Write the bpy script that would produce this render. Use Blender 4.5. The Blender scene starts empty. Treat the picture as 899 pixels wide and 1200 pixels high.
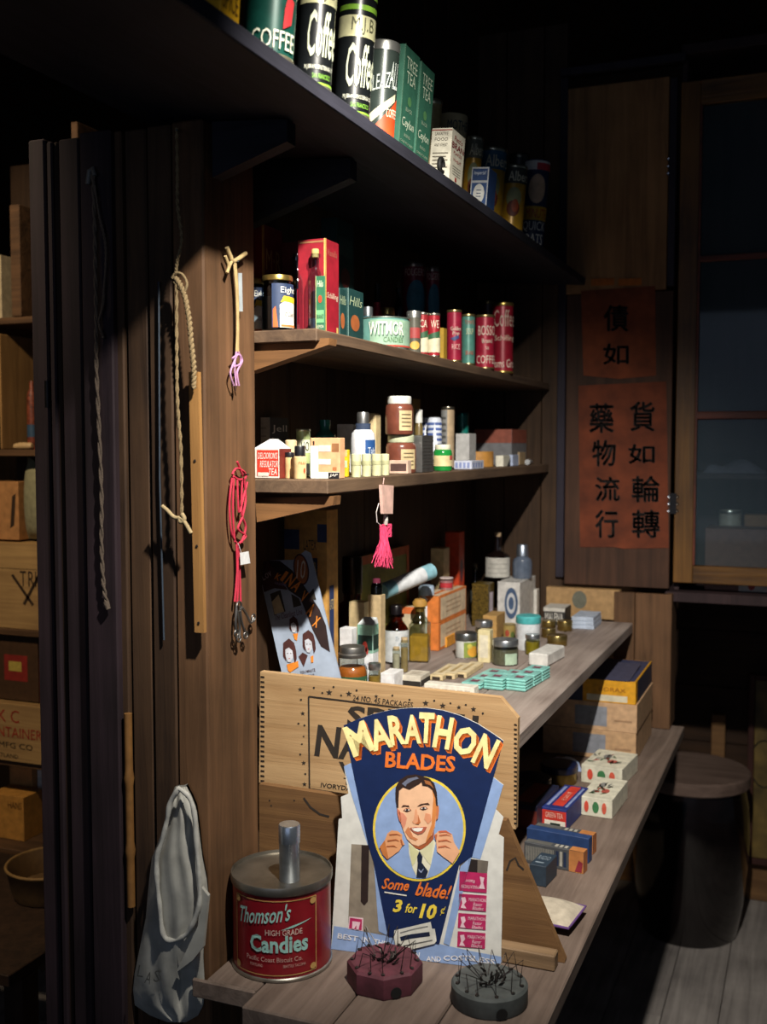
import bpy, bmesh, math, random
from mathutils import Vector, Matrix

random.seed(7)
sc = bpy.context.scene
COL = sc.collection
# ------------------------------------------------------------------ camera
H = 1.755                                   # eye height in metres
F, CX, CY = 1250.0, 449.5, 600.0            # focal length and centre in photo pixels
VX, VY = 954.0, 522.0                       # vanishing point of the shelves
TH = math.atan2(CY - VY, F)
PSI = math.atan2(VX - CX, F / math.cos(TH))
cd = bpy.data.cameras.new('camera')
cam = bpy.data.objects.new('camera', cd)
COL.objects.link(cam)
cam.location = (0, 0, H)
cam.rotation_euler = (math.pi / 2 - TH, 0, PSI)
cd.sensor_fit = 'VERTICAL'
cd.sensor_height = 36.0
cd.sensor_width = 27.0
cd.lens = 36.0 * F / 1200.0
cd.clip_start = 0.02
cd.dof.use_dof = True
cd.dof.focus_distance = 1.85
cd.dof.aperture_fstop = 4.5
sc.camera = cam
# ------------------------------------------------------------------ world, lights, exposure
w = bpy.data.worlds.new('world')
sc.world = w
w.use_nodes = True
w.node_tree.nodes['Background'].inputs[0].default_value = (0.55, 0.72, 1.0, 1)
w.node_tree.nodes['Background'].inputs[1].default_value = 0.02


def lamp(name, kind, loc, target, energy, color, size=0.05, cone=None, blend=1.0):
    d = bpy.data.lights.new(name, kind)
    d.energy = energy
    d.color = color
    if kind == 'AREA':
        d.shape = 'RECTANGLE'
        d.size, d.size_y = size
    else:
        d.shadow_soft_size = size
    if cone:
        d.spot_size = math.radians(cone)
        d.spot_blend = blend
    o = bpy.data.objects.new(name, d)
    COL.objects.link(o)
    o.location = loc
    o.rotation_euler = (Vector(target) - Vector(loc)).to_track_quat('-Z', 'Y').to_euler()
    return o


# the spot lamp over the aisle that lights shelves and counter
lamp('display_spot_lamp', 'SPOT', (-0.14, 0.88, 2.66), (-0.74, 2.28, 1.2), 250, (1.0, 0.94, 0.84), 0.022, 67, 0.88)
# unseen cool area light, added behind the camera to fill shelves and panes
lamp('cool_fill_light', 'AREA', (-0.1, -2.45, 1.9), (-0.1, 3.2, 1.9), 9, (0.62, 0.74, 1.0), (3.0, 1.8))
# the lamp over the stock room seen through the opening on the left
lamp('stock_room_lamp', 'SPOT', (-1.75, 0.9, 2.95), (-1.75, 2.45, 1.5), 95, (1.0, 0.80, 0.55), 0.05, 80, 0.6)

sc.view_settings.view_transform = 'Standard'
sc.view_settings.look = 'None'
sc.view_settings.gamma = 1
sc.view_settings.use_curve_mapping = False
sc.view_settings.exposure = 0.0

# ------------------------------------------------------------------ pixel -> place
_right = Vector((math.cos(PSI), math.sin(PSI), 0))
_fwd = Vector((-math.sin(PSI) * math.cos(TH), math.cos(PSI) * math.cos(TH), -math.sin(TH)))
_up = _right.cross(_fwd)
CAM = Vector((0, 0, H))


def ray(x, y):
    return _right * (x - CX) + _up * (CY - y) + _fwd * F


def onz(x, y, z):
    d = ray(x, y)
    return CAM + d * ((z - H) / d.z)


def onx(x, y, X):
    d = ray(x, y)
    return CAM + d * (X / d.x)


def ony(x, y, Y):
    d = ray(x, y)
    return CAM + d * (Y / d.y)


def depth(p):
    return (Vector(p) - CAM).dot(_fwd)


def ztop(x, y, p):
    """height of the ray (x, y) above the point p"""
    d = ray(x, y)
    t = math.hypot(p[0], p[1]) / math.hypot(d.x, d.y)
    return H + d.z * t


# ------------------------------------------------------------------ materials
def lin(h):
    h = h.lstrip('#')
    v = [int(h[i:i + 2], 16) / 255 for i in (0, 2, 4)]
    return [(c / 12.92 if c <= .04045 else ((c + .055) / 1.055) ** 2.4) for c in v]


_M = {}


def paint(hexc, rough=0.55, metal=0.0, var=0.12, scale=60, bump=0.0, spec=0.5, coat=0.0):
    """paper, print, enamel or metal with a little mottling"""
    key = (hexc, rough, metal, var, scale, bump, spec, coat)
    if key in _M:
        return _M[key]
    m = bpy.data.materials.new('print_' + hexc.lstrip('#'))
    m.use_nodes = True
    nt = m.node_tree
    b = nt.nodes['Principled BSDF']
    c = lin(hexc)
    tc = nt.nodes.new('ShaderNodeTexCoord')
    n = nt.nodes.new('ShaderNodeTexNoise')
    n.inputs['Scale'].default_value = scale
    n.inputs['Detail'].default_value = 5
    nt.links.new(tc.outputs['Object'], n.inputs['Vector'])
    r = nt.nodes.new('ShaderNodeValToRGB')
    r.color_ramp.elements[0].position = 0.3
    r.color_ramp.elements[1].position = 0.72
    r.color_ramp.elements[0].color = [x * (1 - 2 * var) for x in c] + [1]
    r.color_ramp.elements[1].color = [min(1, x * (1 + var)) for x in c] + [1]
    nt.links.new(n.outputs['Fac'], r.inputs['Fac'])
    nt.links.new(r.outputs['Color'], b.inputs['Base Color'])
    b.inputs['Roughness'].default_value = rough
    b.inputs['Metallic'].default_value = metal
    b.inputs['Specular IOR Level'].default_value = spec
    b.inputs['Coat Weight'].default_value = coat
    if bump:
        bp = nt.nodes.new('ShaderNodeBump')
        bp.inputs['Strength'].default_value = bump
        bp.inputs['Distance'].default_value = 0.003
        nt.links.new(n.outputs['Fac'], bp.inputs['Height'])
        nt.links.new(bp.outputs['Normal'], b.inputs['Normal'])
    _M[key] = m
    return m


def metal(hexc, rough=0.3):
    return paint(hexc, rough, 0.9, 0.15, 40)


def wood(hexd, hexl, axis='Z', scale=1.0, rough=0.7, bump=0.35, key=None):
    k = ('wood', hexd, hexl, axis, scale, rough, bump)
    if k in _M:
        return _M[k]
    m = bpy.data.materials.new('wood_' + hexl.lstrip('#') + '_' + axis.lower())
    m.use_nodes = True
    nt = m.node_tree
    L = nt.links
    b = nt.nodes['Principled BSDF']
    tc = nt.nodes.new('ShaderNodeTexCoord')
    oi = nt.nodes.new('ShaderNodeObjectInfo')
    ad = nt.nodes.new('ShaderNodeVectorMath')
    ad.operation = 'MULTIPLY_ADD'
    ad.inputs[1].default_value = (13.1, 7.7, 9.3)
    L.new(oi.outputs['Random'], ad.inputs[0])
    L.new(tc.outputs['Object'], ad.inputs[2])
    mp = nt.nodes.new('ShaderNodeMapping')
    s = [30 * scale] * 3
    s['XYZ'.index(axis)] = 1.6 * scale
    mp.inputs['Scale'].default_value = s
    L.new(ad.outputs[0], mp.inputs['Vector'])
    n1 = nt.nodes.new('ShaderNodeTexNoise')
    n1.inputs['Scale'].default_value = 1.3
    n1.inputs['Detail'].default_value = 8
    n1.inputs['Roughness'].default_value = 0.65
    n1.inputs['Distortion'].default_value = 0.6
    L.new(mp.outputs[0], n1.inputs['Vector'])
    n2 = nt.nodes.new('ShaderNodeTexNoise')
    n2.inputs['Scale'].default_value = 5.0
    n2.inputs['Detail'].default_value = 4
    L.new(ad.outputs[0], n2.inputs['Vector'])
    mx = nt.nodes.new('ShaderNodeMath')
    mx.operation = 'MULTIPLY_ADD'
    mx.inputs[1].default_value = 0.45
    L.new(n2.outputs['Fac'], mx.inputs[0])
    mu = nt.nodes.new('ShaderNodeMath')
    mu.operation = 'MULTIPLY'
    mu.inputs[1].default_value = 0.62
    L.new(n1.outputs['Fac'], mu.inputs[0])
    L.new(mu.outputs[0], mx.inputs[2])
    r = nt.nodes.new('ShaderNodeValToRGB')
    r.color_ramp.elements[0].position = 0.36
    r.color_ramp.elements[1].position = 0.68
    r.color_ramp.elements[0].color = lin(hexd) + [1]
    r.color_ramp.elements[1].color = lin(hexl) + [1]
    L.new(mx.outputs[0], r.inputs['Fac'])
    L.new(r.outputs['Color'], b.inputs['Base Color'])
    b.inputs['Roughness'].default_value = rough
    b.inputs['Specular IOR Level'].default_value = 0.3
    bp = nt.nodes.new('ShaderNodeBump')
    bp.inputs['Strength'].default_value = bump
    bp.inputs['Distance'].default_value = 0.004
    L.new(n1.outputs['Fac'], bp.inputs['Height'])
    L.new(bp.outputs['Normal'], b.inputs['Normal'])
    _M[k] = m
    return m


def glass(hexc, gloss=0.08, base=0.08):
    """thin clear or tinted glass: light passes through with a tint, edges reflect"""
    k = ('glass', hexc, gloss, base)
    if k in _M:
        return _M[k]
    m = bpy.data.materials.new('glass_' + hexc.lstrip('#'))
    m.use_nodes = True
    nt = m.node_tree
    for n in list(nt.nodes):
        if n.type == 'BSDF_PRINCIPLED':
            nt.nodes.remove(n)
    out = [n for n in nt.nodes if n.type == 'OUTPUT_MATERIAL'][0]
    t = nt.nodes.new('ShaderNodeBsdfTransparent')
    t.inputs[0].default_value = lin(hexc) + [1]
    g = nt.nodes.new('ShaderNodeBsdfGlossy')
    g.inputs['Roughness'].default_value = gloss
    lw = nt.nodes.new('ShaderNodeLayerWeight')
    lw.inputs[0].default_value = 0.5
    pw = nt.nodes.new('ShaderNodeMath')
    pw.operation = 'POWER'
    pw.inputs[1].default_value = 3.5
    nt.links.new(lw.outputs['Facing'], pw.inputs[0])
    ma = nt.nodes.new('ShaderNodeMath')
    ma.operation = 'MULTIPLY_ADD'
    ma.inputs[1].default_value = 0.6
    ma.inputs[2].default_value = base
    nt.links.new(pw.outputs[0], ma.inputs[0])
    mx = nt.nodes.new('ShaderNodeMixShader')
    nt.links.new(ma.outputs[0], mx.inputs[0])
    nt.links.new(t.outputs[0], mx.inputs[1])
    nt.links.new(g.outputs[0], mx.inputs[2])
    nt.links.new(mx.outputs[0], out.inputs['Surface'])
    _M[k] = m
    return m


# ------------------------------------------------------------------ mesh building
class MB:
    def __init__(s):
        s.v, s.f = [], []

    def add(s, vs, fs):
        o = len(s.v)
        s.v += [tuple(v) for v in vs]
        s.f += [tuple(i + o for i in f) for f in fs]
        return s

    def box(s, x0, x1, y0, y1, z0, z1, bev=0.0):
        if bev <= 0:
            v = [(x, y, z) for z in (z0, z1) for y in (y0, y1) for x in (x0, x1)]
            return s.add(v, [(0, 2, 3, 1), (4, 5, 7, 6), (0, 1, 5, 4), (2, 6, 7, 3), (0, 4, 6, 2), (1, 3, 7, 5)])
        bm = bmesh.new()
        bmesh.ops.create_cube(bm, size=1)
        for q in bm.verts:
            q.co = ((x0 + x1) / 2 + q.co.x * (x1 - x0), (y0 + y1) / 2 + q.co.y * (y1 - y0), (z0 + z1) / 2 + q.co.z * (z1 - z0))
        bmesh.ops.bevel(bm, geom=bm.edges[:], offset=bev, segments=1, affect='EDGES')
        bm.verts.index_update()
        vs = [q.co[:] for q in bm.verts]
        fs = [[q.index for q in f.verts] for f in bm.faces]
        bm.free()
        return s.add(vs, fs)

    def lathe(s, prof, seg=32, c=(0, 0)):
        """prof: (r, z) from bottom to top; r = 0 closes"""
        vs, fs, rows = [], [], []
        for r, z in prof:
            if r <= 1e-6:
                rows.append([len(vs)])
                vs.append((c[0], c[1], z))
            else:
                rows.append(list(range(len(vs), len(vs) + seg)))
                vs += [(c[0] + r * math.cos(2 * math.pi * i / seg), c[1] + r * math.sin(2 * math.pi * i / seg), z) for i in range(seg)]
        for a, b in zip(rows[:-1], rows[1:]):
            for i in range(seg):
                j = (i + 1) % seg
                if len(a) == 1 and len(b) == 1:
                    continue
                if len(a) == 1:
                    fs.append((a[0], b[j], b[i]))
                elif len(b) == 1:
                    fs.append((a[i], a[j], b[0]))
                else:
                    fs.append((a[i], a[j], b[j], b[i]))
        return s.add(vs, fs)

    def tube(s, pts, r, seg=8, closed=False):
        pts = [Vector(p) for p in pts]
        n = len(pts)
        rad = r if isinstance(r, (list, tuple)) else [r] * n
        vs, fs = [], []
        prev = None
        for i, p in enumerate(pts):
            a = pts[i - 1] if (i > 0 or closed) else p
            b = pts[(i + 1) % n] if (i < n - 1 or closed) else p
            t = (b - a)
            t = t.normalized() if t.length > 1e-9 else Vector((0, 0, 1))
            if prev is None:
                u = t.orthogonal().normalized()
            else:
                u = (prev - t * prev.dot(t))
                u = u.normalized() if u.length > 1e-6 else t.orthogonal().normalized()
            prev = u
            q = t.cross(u)
            for k in range(seg):
                an = 2 * math.pi * k / seg
                vs.append(p + (u * math.cos(an) + q * math.sin(an)) * rad[i])
        for i in range(n if closed else n - 1):
            for k in range(seg):
                a, b = i * seg + k, i * seg + (k + 1) % seg
                c, d = ((i + 1) % n) * seg + (k + 1) % seg, ((i + 1) % n) * seg + k
                fs.append((a, b, c, d))
        if not closed:
            fs.append(tuple(reversed(range(seg))))
            fs.append(tuple(range((n - 1) * seg, n * seg)))
        return s.add(vs, fs)

    def prism(s, poly, ext):
        """flat polygon (list of 3D points) pushed along the vector ext"""
        n = len(poly)
        e = Vector(ext)
        a = [Vector(p) for p in poly]
        return s.add(a + [p + e for p in a], [tuple(range(n)), tuple(reversed(range(n, 2 * n)))] +
                     [(i, i + n, (i + 1) % n + n, (i + 1) % n) for i in range(n)])

    def hexa(s, q, ext):
        return s.prism(q, ext)

    def build(s, name, mat, parent=None, smooth=None, loc=None, rot=None, solid=False):
        me = bpy.data.meshes.new(name)
        me.from_pydata(s.v, [], s.f)
        if solid:
            bm = bmesh.new()
            bm.from_mesh(me)
            bmesh.ops.recalc_face_normals(bm, faces=bm.faces[:])
            bm.to_mesh(me)
            bm.free()
        me.update()
        if mat:
            me.materials.append(mat)
        if smooth:
            me.shade_smooth()
            if smooth < 180:
                me.set_sharp_from_angle(angle=math.radians(smooth))
        o = bpy.data.objects.new(name, me)
        COL.objects.link(o)
        if parent:
            o.parent = parent
        if loc is not None:
            o.location = loc
        if rot is not None:
            o.rotation_euler = rot
        return o


def tag(o, label, cat, group=None):
    o['label'] = label
    o['category'] = cat
    if group:
        o['group'] = group
    return o


def struct(o):
    o['kind'] = 'structure'
    return o


def empty(name, loc=(0, 0, 0), rot=(0, 0, 0)):
    o = bpy.data.objects.new(name, None)
    COL.objects.link(o)
    o.location = loc
    o.rotation_euler = rot
    o.empty_display_size = 0.02
    return o


# ------------------------------------------------------------------ lettering
_T = {}


def text2d(s, shear=0.0, bold=0.0):
    """flat lettering as (verts2d normalised to a unit box, faces)"""
    k = (s, shear, bold)
    if k in _T:
        return _T[k]
    cu = bpy.data.curves.new('t', 'FONT')
    cu.body = s
    cu.shear = shear
    cu.offset = bold
    cu.resolution_u = 2
    cu.align_x = 'CENTER'
    ob = bpy.data.objects.new('t', cu)
    COL.objects.link(ob)
    dg = bpy.context.evaluated_depsgraph_get()
    me = bpy.data.meshes.new_from_object(ob.evaluated_get(dg))
    vs = [(q.co.x, q.co.y) for q in me.vertices]
    fs = [tuple(p.vertices) for p in me.polygons]
    bpy.data.meshes.remove(me)
    bpy.data.objects.remove(ob)
    bpy.data.curves.remove(cu)
    x0, x1 = min(v[0] for v in vs), max(v[0] for v in vs)
    y0, y1 = min(v[1] for v in vs), max(v[1] for v in vs)
    vs = [((x - x0) / max(1e-6, x1 - x0), (y - y0) / max(1e-6, y1 - y0)) for x, y in vs]
    _T[k] = (vs, fs)
    return _T[k]


EPS = 0.0005


class Face:
    """a flat surface in an object's own space, addressed 0..1 across and 0..1 up"""

    def __init__(s, root, o, u, v):
        s.root, s.o, s.u, s.v = root, Vector(o), Vector(u), Vector(v)
        s.n = s.u.cross(s.v).normalized()

    def at(s, a, b, k=1):
        return s.o + s.u * a + s.v * b + s.n * (EPS * k)

    def panel(s, a0, b0, a1, b1, mat, name='label', k=1):
        return MB().add([s.at(a0, b0, k), s.at(a1, b0, k), s.at(a1, b1, k), s.at(a0, b1, k)], [(0, 1, 2, 3)]).build(name, mat, s.root)

    def poly(s, pts, mat, name='label', k=1):
        return MB().add([s.at(a, b, k) for a, b in pts], [tuple(range(len(pts)))]).build(name, mat, s.root)

    def disc(s, a, b, ra, rb, mat, name='emblem', k=2, n=24):
        return s.poly([(a + ra * math.cos(2 * math.pi * i / n), b + rb * math.sin(2 * math.pi * i / n)) for i in range(n)], mat, name, k)

    def text(s, t, a0, b0, a1, b1, mat, k=2, shear=0.0, bold=0.0, name='lettering'):
        vs, fs = text2d(t, shear, bold)
        return MB().add([s.at(a0 + (a1 - a0) * x, b0 + (b1 - b0) * y, k) for x, y in vs], fs).build(name, mat, s.root)


class Px:
    """a flat surface in the world addressed by photo pixels: decals go where the ray meets the surface"""

    def __init__(s, root, point, normal):
        s.root, s.p, s.n = root, Vector(point), Vector(normal).normalized()
        s.inv = Matrix.Translation(Vector(root.location)).inverted() if root else Matrix()

    def at(s, x, y, k=1):
        d = ray(x, y)
        q = CAM + d * ((s.p - CAM).dot(s.n) / d.dot(s.n)) + s.n * (EPS * k)
        return s.inv @ q

    def poly(s, pts, mat, name='print', k=1, parent=None):
        v = [s.at(x, y, k) for x, y in pts]
        bm = bmesh.new()
        bm.faces.new([bm.verts.new(q) for q in v])
        bm.normal_update()
        for f in bm.faces:
            if f.normal.dot(s.n) < 0:
                f.normal_flip()
        bmesh.ops.triangulate(bm, faces=bm.faces[:])
        bm.verts.index_update()
        m = MB().add([q.co[:] for q in bm.verts], [[q.index for q in f.verts] for f in bm.faces])
        bm.free()
        return m.build(name, mat, parent or s.root)

    def ellipse(s, cx, cy, rx, ry, mat, name='print', k=1, n=40, rot=0, parent=None):
        c, si = math.cos(math.radians(rot)), math.sin(math.radians(rot))
        P = []
        for i in range(n):
            a = 2 * math.pi * i / n
            x, y = rx * math.cos(a), ry * math.sin(a)
            P.append((cx + x * c - y * si, cy + x * si + y * c))
        return s.poly(P, mat, name, k, parent)

    def text(s, t, cx, cy, wd, ht, mat, rot=0, k=2, shear=0.0, bold=0.0, name='lettering', parent=None, arc=0.0, brush=0.0):
        vs, fs = text2d(t, shear, bold)
        c, si = math.cos(math.radians(rot)), math.sin(math.radians(rot))
        P = []
        for x, y in vs:
            a = (x - .5) * wd
            b = -(y - .5) * ht + arc * (2 * x - 1) ** 2
            P.append((cx + a * c + b * si, cy - a * si + b * c))
        m = MB()
        for ox, oy in ((0, 0), (brush, .4 * brush), (-brush, -.4 * brush), (0, brush), (0, -brush)) if brush else ((0, 0),):
            m.add([s.at(x + ox, y + oy, k) for x, y in P], fs)
        return m.build(name, mat, parent or s.root)

    def strip(s, pts, wpx, mat, name='print', k=2, parent=None):
        """a painted line of width wpx pixels"""
        P = []
        Lh, Rh = [], []
        for i, (x, y) in enumerate(pts):
            x0, y0 = pts[max(0, i - 1)]
            x1, y1 = pts[min(len(pts) - 1, i + 1)]
            dx, dy = x1 - x0, y1 - y0
            l = math.hypot(dx, dy) or 1
            nx, ny = -dy / l * wpx / 2, dx / l * wpx / 2
            Lh.append((x + nx, y + ny))
            Rh.append((x - nx, y - ny))
        n = len(pts)
        v = [s.at(x, y, k) for x, y in Lh + Rh]
        return MB().add(v, [(i, i + n, i + n + 1, i + 1) for i in range(n - 1)]).build(name, mat, parent or s.root)


# ------------------------------------------------------------------ things made of cartons
def P_(c, **kw):
    return paint(c, **kw)


def carton_at(x0, x1, x2, yt, yb=None, z=None, X=None, Y=None, wx=None, wy=None, hgt=None):
    """corner (right, near) found from pixels; returns centre of base, wx, wy, height"""
    if X is not None:
        c = onx(x1, yt, X)
        h = (c.z - z) if hgt is None else hgt
    elif Y is not None:
        c = ony(x1, yt, Y)
        h = (c.z - z) if hgt is None else hgt
    else:
        c = onz(x1, yb, z)
        h = ztop(x1, yt, c) - z if hgt is None else hgt
    if wx is None:
        wx = c.x - ony(x0, yb or yt, c.y).x
    if wy is None:
        wy = onx(x2, yb or yt, c.x).y - c.y
    return Vector((c.x - wx / 2, c.y + wy / 2, z)), wx, wy, h


class Carton:
    def __init__(s, name, label, cat, spec, col, group=None, rz=0, tilt=0, bev=0.0008, lidcol=None, mat=None, lift=0.0):
        P, wx, wy, h = spec
        s.wx, s.wy, s.h = wx, wy, h
        m = mat or P_(col)
        s.o = MB().box(-wx / 2, wx / 2, -wy / 2, wy / 2, 0, h, bev).build(name, m, None, None, (P[0], P[1], P[2] + lift), (0, tilt, rz))
        tag(s.o, label, cat, group)
        r = s.o
        s.F = Face(r, (-wx / 2, -wy / 2, 0), (wx, 0, 0), (0, 0, h))
        s.R = Face(r, (wx / 2, -wy / 2, 0), (0, wy, 0), (0, 0, h))
        s.T = Face(r, (-wx / 2, -wy / 2, h), (wx, 0, 0), (0, wy, 0))

    def deco(s, items):
        done = []                       # later print lies over earlier print
        for it in items:
            f = getattr(s, it[1])
            if it[0] == 'p':
                bx = it[2:6]
            elif it[0] == 't':
                bx = it[3:7]
            elif it[0] == 'd':
                bx = (it[2] - it[4], it[3] - it[5], it[2] + it[4], it[3] + it[5])
            else:
                bx = (0, 0, 1, 1)
            k = 1 + max([q[2] for q in done if q[0] == it[1] and q[1][0] < bx[2] and q[1][2] > bx[0] and q[1][1] < bx[3] and q[1][3] > bx[1]] or [0])
            done.append((it[1], bx, k))
            if it[0] == 'p':
                f.panel(*it[2:6], P_(it[6]), *(it[7:8] or ('label',)), k=k)
            elif it[0] == 't':
                f.text(it[2], *it[3:7], P_(it[7]), shear=it[8] if len(it) > 8 else 0, bold=it[9] if len(it) > 9 else 0, k=k)
            elif it[0] == 'd':
                f.disc(*it[2:6], P_(it[6]), k=k)
            elif it[0] == 'y':
                f.poly(it[2], P_(it[3]), 'label', it[4] if len(it) > 4 else 2)
        return s


# ------------------------------------------------------------------ things turned on a lathe
def round_at(cx, yt, wpx, yb=None, z=None, X=None, Y=None, hgt=None):
    """returns centre of base, radius, height"""
    if X is not None:
        c = onx(cx, yt, X)
        r = wpx * depth(c) / F / 2
        h = c.z - z
    elif Y is not None:
        c = ony(cx, yt, Y)
        r = wpx * depth(c) / F / 2
        h = c.z - z
    else:
        c = onz(cx, yb, z)
        r = wpx * depth(c) / F / 2
        d = Vector((c.x, c.y, 0)).normalized()
        c = c + d * r
        h = ztop(cx, yt, c) - z
    if hgt:
        h = hgt
    return Vector((c.x, c.y, z)), r, h


class Round:
    """body = first profile; further profiles are parts. Profiles in units of radius and height."""

    def __init__(s, name, label, cat, spec, parts, group=None, tilt=0, seg=32, lift=0.0):
        P, s.r, s.h = spec
        s.P = P
        s.o = None
        for i, (nm, prof, mat) in enumerate(parts):
            m = MB().lathe([(a * s.r, b * s.h) for a, b in prof], seg)
            if i == 0:
                s.o = m.build(name, mat, None, 35, (P[0], P[1], P[2] + lift), (0, tilt, 0))
                tag(s.o, label, cat, group)
            else:
                m.build(nm, mat, s.o, 35)
        s.a0 = math.atan2(-P[1], -P[0])

    def pt(s, deg, v, R=1.0, k=1):
        a = s.a0 + math.radians(deg)
        q = s.r * R + EPS * k
        return (q * math.cos(a), q * math.sin(a), v * s.h)

    def patch(s, d0, d1, v0, v1, mat, R=1.0, k=1, name='label'):
        n = max(2, int(abs(d1 - d0) / 10))
        vs = [s.pt(d0 + (d1 - d0) * i / n, v, R, k) for v in (v0, v1) for i in range(n + 1)]
        return MB().add(vs, [(i, i + 1, i + n + 2, i + n + 1) for i in range(n)]).build(name, mat, s.o, 60)

    def shape(s, pts, mat, R=1.0, k=2, name='label'):
        """polygon in (degrees, v) cut into strips so that it follows the round side"""
        bm = bmesh.new()
        bm.faces.new([bm.verts.new((a, b, 0)) for a, b in pts])
        xs = [a for a, b in pts]
        x = min(xs) + 8
        while x < max(xs):
            bmesh.ops.bisect_plane(bm, geom=bm.verts[:] + bm.edges[:] + bm.faces[:], plane_co=(x, 0, 0), plane_no=(1, 0, 0))
            x += 8
        bm.verts.index_update()
        vs = [s.pt(q.co.x, q.co.y, R, k) for q in bm.verts]
        fs = [[q.index for q in f.verts] for f in bm.faces]
        bm.free()
        return MB().add(vs, fs).build(name, mat, s.o, 60)

    def disc(s, d, v, rd, rv, mat, R=1.0, k=2, name='emblem'):
        return s.shape([(d + rd * math.cos(2 * math.pi * i / 20), v + rv * math.sin(2 * math.pi * i / 20)) for i in range(20)], mat, R, k, name)

    def text(s, t, d, wd, v0, v1, mat, R=1.0, k=3, shear=0.0, bold=0.0, rise=0.0):
        vs, fs = text2d(t, shear, bold)
        return MB().add([s.pt(d + (x - .5) * wd, v0 + (v1 - v0) * y + rise * (x - .5), R, k) for x, y in vs], fs).build('lettering', mat, s.o)


CANP = [(0, 0), (.99, 0), (1.0, .012), (1.0, .03), (.975, .035), (.975, .965), (1.0, .97), (1.0, .99), (.97, 1.0), (.94, .985), (0, .985)]


def can_parts(col, lid='c9c7bd', lidh=0.0):
    body = P_(col, rough=.32, metal=.15, spec=.6)
    rim = metal(lid, .28)
    if lidh:
        return [('body', [(0, 0), (.97, 0), (.97, 1 - lidh), (0, 1 - lidh)], body),
                ('lid', [(.97, 1 - lidh - .001), (1.0, 1 - lidh), (1.0, .985), (.97, 1.0), (.9, 1.0), (.88, .985), (0, .985)], rim)]
    return [('body', [(0, 0.0), (.97, 0), (.97, 1), (.93, 1), (.93, .985), (0, .985)], body),
            ('rim', [(.98, .955), (1.01, .965), (1.01, .99), (.98, 1.004), (.95, 1.0)], rim),
            ('base_rim', [(.98, .0), (1.01, .008), (1.01, .025), (.98, .035)], rim)]


def jar_parts(glassc, fill, fillh, lidc, lidh=.16, neck=.8, lidmat=None, shoulder=.08):
    s0 = 1 - lidh - .06
    g = [(0, 0), (.92, 0), (1, .03), (1, s0 - shoulder), (.97, s0 - shoulder * .4), (neck, s0), (neck, 1 - lidh * .5)]
    parts = [('glass_body', g, glass(glassc))]
    if fill:
        parts.append(('contents', [(0, .015), (.88, .015), (.94, .04), (.94, min(fillh, s0 - shoulder)), (0, min(fillh, s0 - shoulder))], P_(fill, rough=.4)))
    lm = lidmat or metal(lidc, .3)
    lr = min(1.0, neck + .1)
    parts.append(('lid', [(lr - .03, 1 - lidh), (lr, 1 - lidh + .01), (lr, .97), (lr - .04, 1.0), (0, 1.0)], lm))
    return parts


def bottle_parts(glassm, fill=None, fillh=.4, neck=.38, sh=.62, stopper='b08a56', stopr=None, lip=True, stopm=None, cap=.08):
    n = neck
    g = [(0, 0), (.93, 0), (1, .02), (1, sh - .06), (.96, sh - .02), (.8, sh + .03), (n * 1.1, sh + .1), (n, sh + .13), (n, 1 - cap - .05)]
    if lip:
        g += [(n * 1.3, 1 - cap - .045), (n * 1.3, 1 - cap)]
    g += [(n * .8, 1 - cap)]
    parts = [('glass_body', g, glassm)]
    if fill:
        parts.append(('contents', [(0, .02), (.9, .02), (.93, .04), (.93, min(fillh, sh - .06)), (0, min(fillh, sh - .06))], P_(fill, rough=.5)))
    sr = stopr or n * .95
    parts.append(('stopper', [(0, 1 - cap - .04), (sr * .9, 1 - cap - .04), (sr * .9, 1 - cap), (sr, 1 - cap + .005), (sr, .985), (sr * .9, 1), (0, 1)], stopm or P_(stopper, rough=.8)))
    return parts

# ------------------------------------------------------------------ the place: main planes (metres)
ZL, ZC, Z3, Z2 = 0.93, 1.238, 1.698, 1.943      # lower shelf, counter, two upper shelves
XF, XB, XP = -0.745, -0.977, -0.857             # shelf front, back wall, post face
Y0, Y1, YE, YC = 1.404, 1.562, 3.136, 3.186     # partition face, post far edge, counter end, cabinet face
XT = -0.639                                      # front edge of the tilted top shelf
ZT = onx(427, 135, XT).z
TILT = math.radians(4.5)


def tsz(X):
    return ZT + (XT - X) * math.tan(TILT)



W_DARK = wood('1c130d', '3c2a1d', 'Z')
W_POST = wood('3e2c1d', '76553a', 'Z')
W_PART = wood('281c15', '57402d', 'Z')
W_JAMB = wood('1e1719', '382b31', 'Z')
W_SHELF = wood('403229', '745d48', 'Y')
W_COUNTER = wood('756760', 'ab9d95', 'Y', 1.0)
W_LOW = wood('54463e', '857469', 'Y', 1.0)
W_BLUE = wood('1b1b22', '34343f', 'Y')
W_BACK = wood('2a1d14', '4d3826', 'Z')
W_CRATE = wood('a5825a', 'c8a67b', 'X', 1.2)
W_PANEL = wood('5a3f28', '87643f', 'X')
W_FLOOR = wood('5f5a58', '9c9590', 'Y', .8)
W_WALLF = wood('21150d', '3f2a1a', 'X')


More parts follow.
